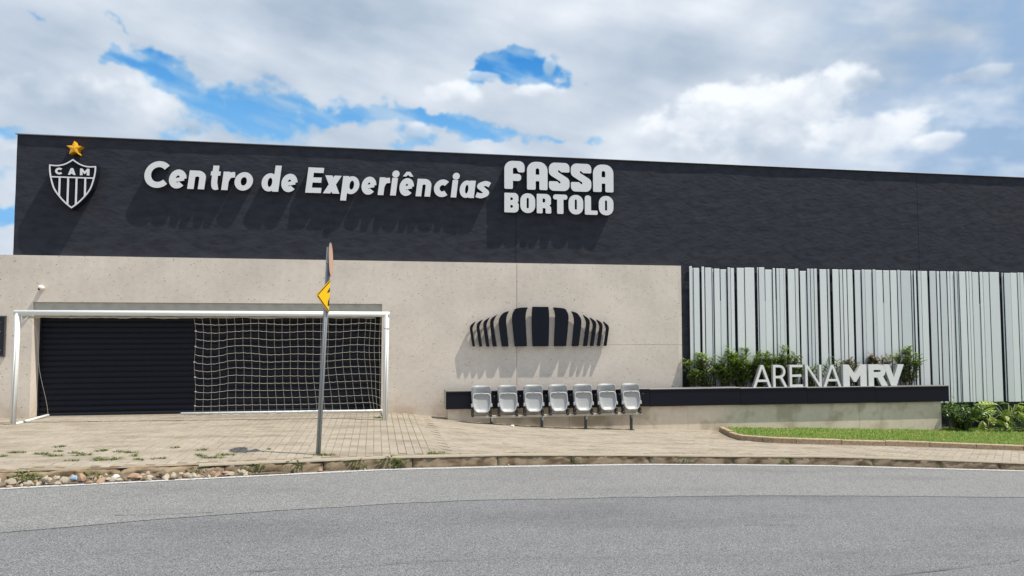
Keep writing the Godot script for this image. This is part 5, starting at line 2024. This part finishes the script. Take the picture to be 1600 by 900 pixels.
func garden() -> void:
	var young := Color(0.3, 0.43, 0.07)
	var old := Color(0.065, 0.115, 0.03)
	var red := Color(0.2, 0.11, 0.07)
	for s in [
			["small leafy shrub at the dark gap beside the concrete, left of the leggy one", 6.3, 0.6, 0.22, 5, young, old],
			["leggy shrub at the planter's left end, its twigs reaching over the concrete", 6.55, 0.66, 0.34, 6, young, old],
			["bushy green shrub between the leggy one and the tallest shrub", 6.98, 0.66, 0.24, 8, young, old],
			["tallest bright green shrub left of the white letters", 7.28, 0.8, 0.24, 9, young, old],
			["dense dark shrub behind the first thin letter", 7.66, 0.68, 0.24, 8, young * 0.8, old],
			["shrub with one long arching branch behind the second letter", 8.05, 0.78, 0.26, 8, young * 0.9, old],
			["dark shrub behind the third letter", 8.38, 0.68, 0.22, 9, young * 0.7, old],
			["sparse thin shrub behind the fourth letter", 8.85, 0.56, 0.2, 3, young * 0.9, old],
			["sparse shrub between the thin and bold letters", 9.3, 0.6, 0.2, 3, young * 0.8, old],
			["small reddish shrub behind the bold M", 9.78, 0.56, 0.2, 4, red, old],
			["reddish-brown shrub behind the last two bold letters", 10.42, 0.64, 0.3, 8, red, old],
			["tall twiggy shrub right of the last letter", 11.12, 0.78, 0.26, 8, young * 0.9, old]]:
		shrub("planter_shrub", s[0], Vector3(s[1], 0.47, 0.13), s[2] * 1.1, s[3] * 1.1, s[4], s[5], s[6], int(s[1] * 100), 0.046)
	# glossy strap-leaved bush at the end of the planter
	var t := thing("strap_leaf_bush", "dense dark bush of narrow glossy leaves at the planter's right end", "bush", Vector3(12.0, lawn_y(12.0, 0.55), 0.55))
	var g := RandomNumberGenerator.new()
	g.seed = 88
	var st := begin()
	var wood := begin(true)
	for k in 52:   # arching shoots, each with leaves along it
		var a := TAU * k / 52.0 + g.randf_range(-0.3, 0.3)
		var reach := g.randf_range(0.15, 0.5)
		var h := g.randf_range(0.32, 0.72) * (1.0 - 0.5 * reach)
		var last := Vector3(0, 0, 0)
		for q in 15:
			var u := (q + 1) / 15.0
			var p := Vector3(cos(a) * reach * u, h * (1.9 * u - 0.95 * u * u), sin(a) * reach * 0.8 * u) + Vector3(g.randf_range(-0.05, 0.05), g.randf_range(-0.03, 0.03), g.randf_range(-0.05, 0.05))
			var la := a + (1.1 if q % 2 else -1.1) + g.randf_range(-0.5, 0.5)
			var dir := Vector3(cos(la), g.randf_range(-0.35, 0.7), sin(la)).normalized()
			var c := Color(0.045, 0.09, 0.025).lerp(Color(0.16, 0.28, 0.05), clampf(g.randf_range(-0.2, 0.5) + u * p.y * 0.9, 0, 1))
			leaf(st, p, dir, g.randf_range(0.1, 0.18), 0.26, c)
	for k in 14:
		var a := g.randf() * TAU
		tube(wood, [Vector3(cos(a) * 0.08, -0.03, sin(a) * 0.08), Vector3(cos(a) * 0.3, 0.4, sin(a) * 0.24)], [0.01, 0.004], 5)
	part("stem", done(wood), M.stem, t)
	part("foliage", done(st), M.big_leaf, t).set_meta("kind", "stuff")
	# split-leaved plants before the dark wall
	for q in [["low split-leaved plant next to the strap-leaved bush", 12.78, 0.4, 0.36, 9, 5], ["large yellow-green split-leaved plant before the dark wall", 13.25, 0.45, 0.62, 15, 6], ["split-leaved plant at the right edge of the picture", 13.75, 0.35, 0.5, 12, 7], ["split-leaved plant beyond the right edge", 14.5, 0.4, 0.5, 12, 8]]:
		var x: float = q[1]
		var z: float = q[2]
		var o := thing("split_leaf_plant", q[0], "plant", Vector3(x, lawn_y(x, z) - 0.01, z))
		g.seed = 700 + int(q[5])
		var stalks := begin(true)
		for k in q[4]:
			var a: float = TAU * k / q[4] + g.randf_range(-0.3, 0.3)
			var h: float = q[3] * g.randf_range(0.6, 1.0)
			var tip := Vector3(cos(a) * g.randf_range(0.14, 0.34), h, sin(a) * g.randf_range(0.1, 0.28))
			tube(stalks, [Vector3(cos(a) * 0.02, 0, sin(a) * 0.02), Vector3(tip.x * 0.35, h * 0.6, tip.z * 0.35), tip], [0.008, 0.006, 0.005], 5)
			var c := Color(0.13, 0.22, 0.03).lerp(Color(0.3, 0.38, 0.05), g.randf())
			part("leaf", split_leaf(g, c), M.big_leaf, o, Transform3D(Basis(Vector3.UP, -a) * Basis(Vector3.BACK, g.randf_range(-0.5, 0.35)) * Basis(Vector3.RIGHT, g.randf_range(-0.5, 0.5)), tip))
		part("stem", done(stalks), M.stem_green, o)
	# low leaf litter and groundcover at the foot of the plants
	for q in [["low leafy groundcover under the split-leaved plants", 12.95, 0.75], ["low leafy groundcover at the right edge of the bed", 13.6, 0.75]]:
		var low := begin()
		g.seed = int(q[1] * 10)
		for k in 150:
			var p := Vector3(g.randf_range(-0.4, 0.4), g.randf_range(0.0, 0.08), g.randf_range(-0.12, 0.12))
			var a := g.randf() * TAU
			leaf(low, p, Vector3(cos(a), g.randf_range(0.0, 0.7), sin(a)).normalized(), g.randf_range(0.05, 0.09), 0.45, Color(0.07, 0.12, 0.03).lerp(Color(0.22, 0.28, 0.07), g.randf()))
		single("groundcover", done(low), M.leaf, q[0], "plant", Transform3D(Basis.IDENTITY, Vector3(q[1], lawn_y(q[1], q[2]), q[2])))


func split_leaf(g: RandomNumberGenerator, c: Color) -> ArrayMesh:
	var st := begin()
	var len := g.randf_range(0.24, 0.34)
	var n := 6
	for i in n:
		var u := (i + 0.5) / n
		var x := len * u
		var droop := -0.09 * u * u
		var wide := len * 0.42 * sin(PI * (0.25 + 0.7 * (1.0 - u)))
		for s in [-1.0, 1.0]:
			var root_a := Vector3(x - len * 0.085, droop, 0)
			var root_b := Vector3(x + len * 0.085, droop, 0)
			var tip := Vector3(x + len * 0.2, droop - 0.03 + g.randf_range(-0.015, 0.015), s * wide)
			var mid := Vector3(x + len * 0.02, droop + 0.012, s * wide * 0.55)
			var mid2 := Vector3(x + len * 0.17, droop + 0.004, s * wide * 0.6)
			st.set_color(c * g.randf_range(0.85, 1.1))
			if s > 0:
				quad(st, root_a, mid, mid2, root_b)
				tri(st, mid, tip, mid2)
			else:
				quad(st, root_a, root_b, mid2, mid)
				tri(st, mid, mid2, tip)
	st.set_color(c)
	tri(st, Vector3(len, -0.09, 0.035), Vector3(len * 1.22, -0.12, 0), Vector3(len, -0.09, -0.035))
	tri(st, Vector3(len * 0.9, -0.075, 0.03), Vector3(len * 1.05, -0.09, 0.03), Vector3(len * 0.95, -0.08, -0.03))
	return done(st)
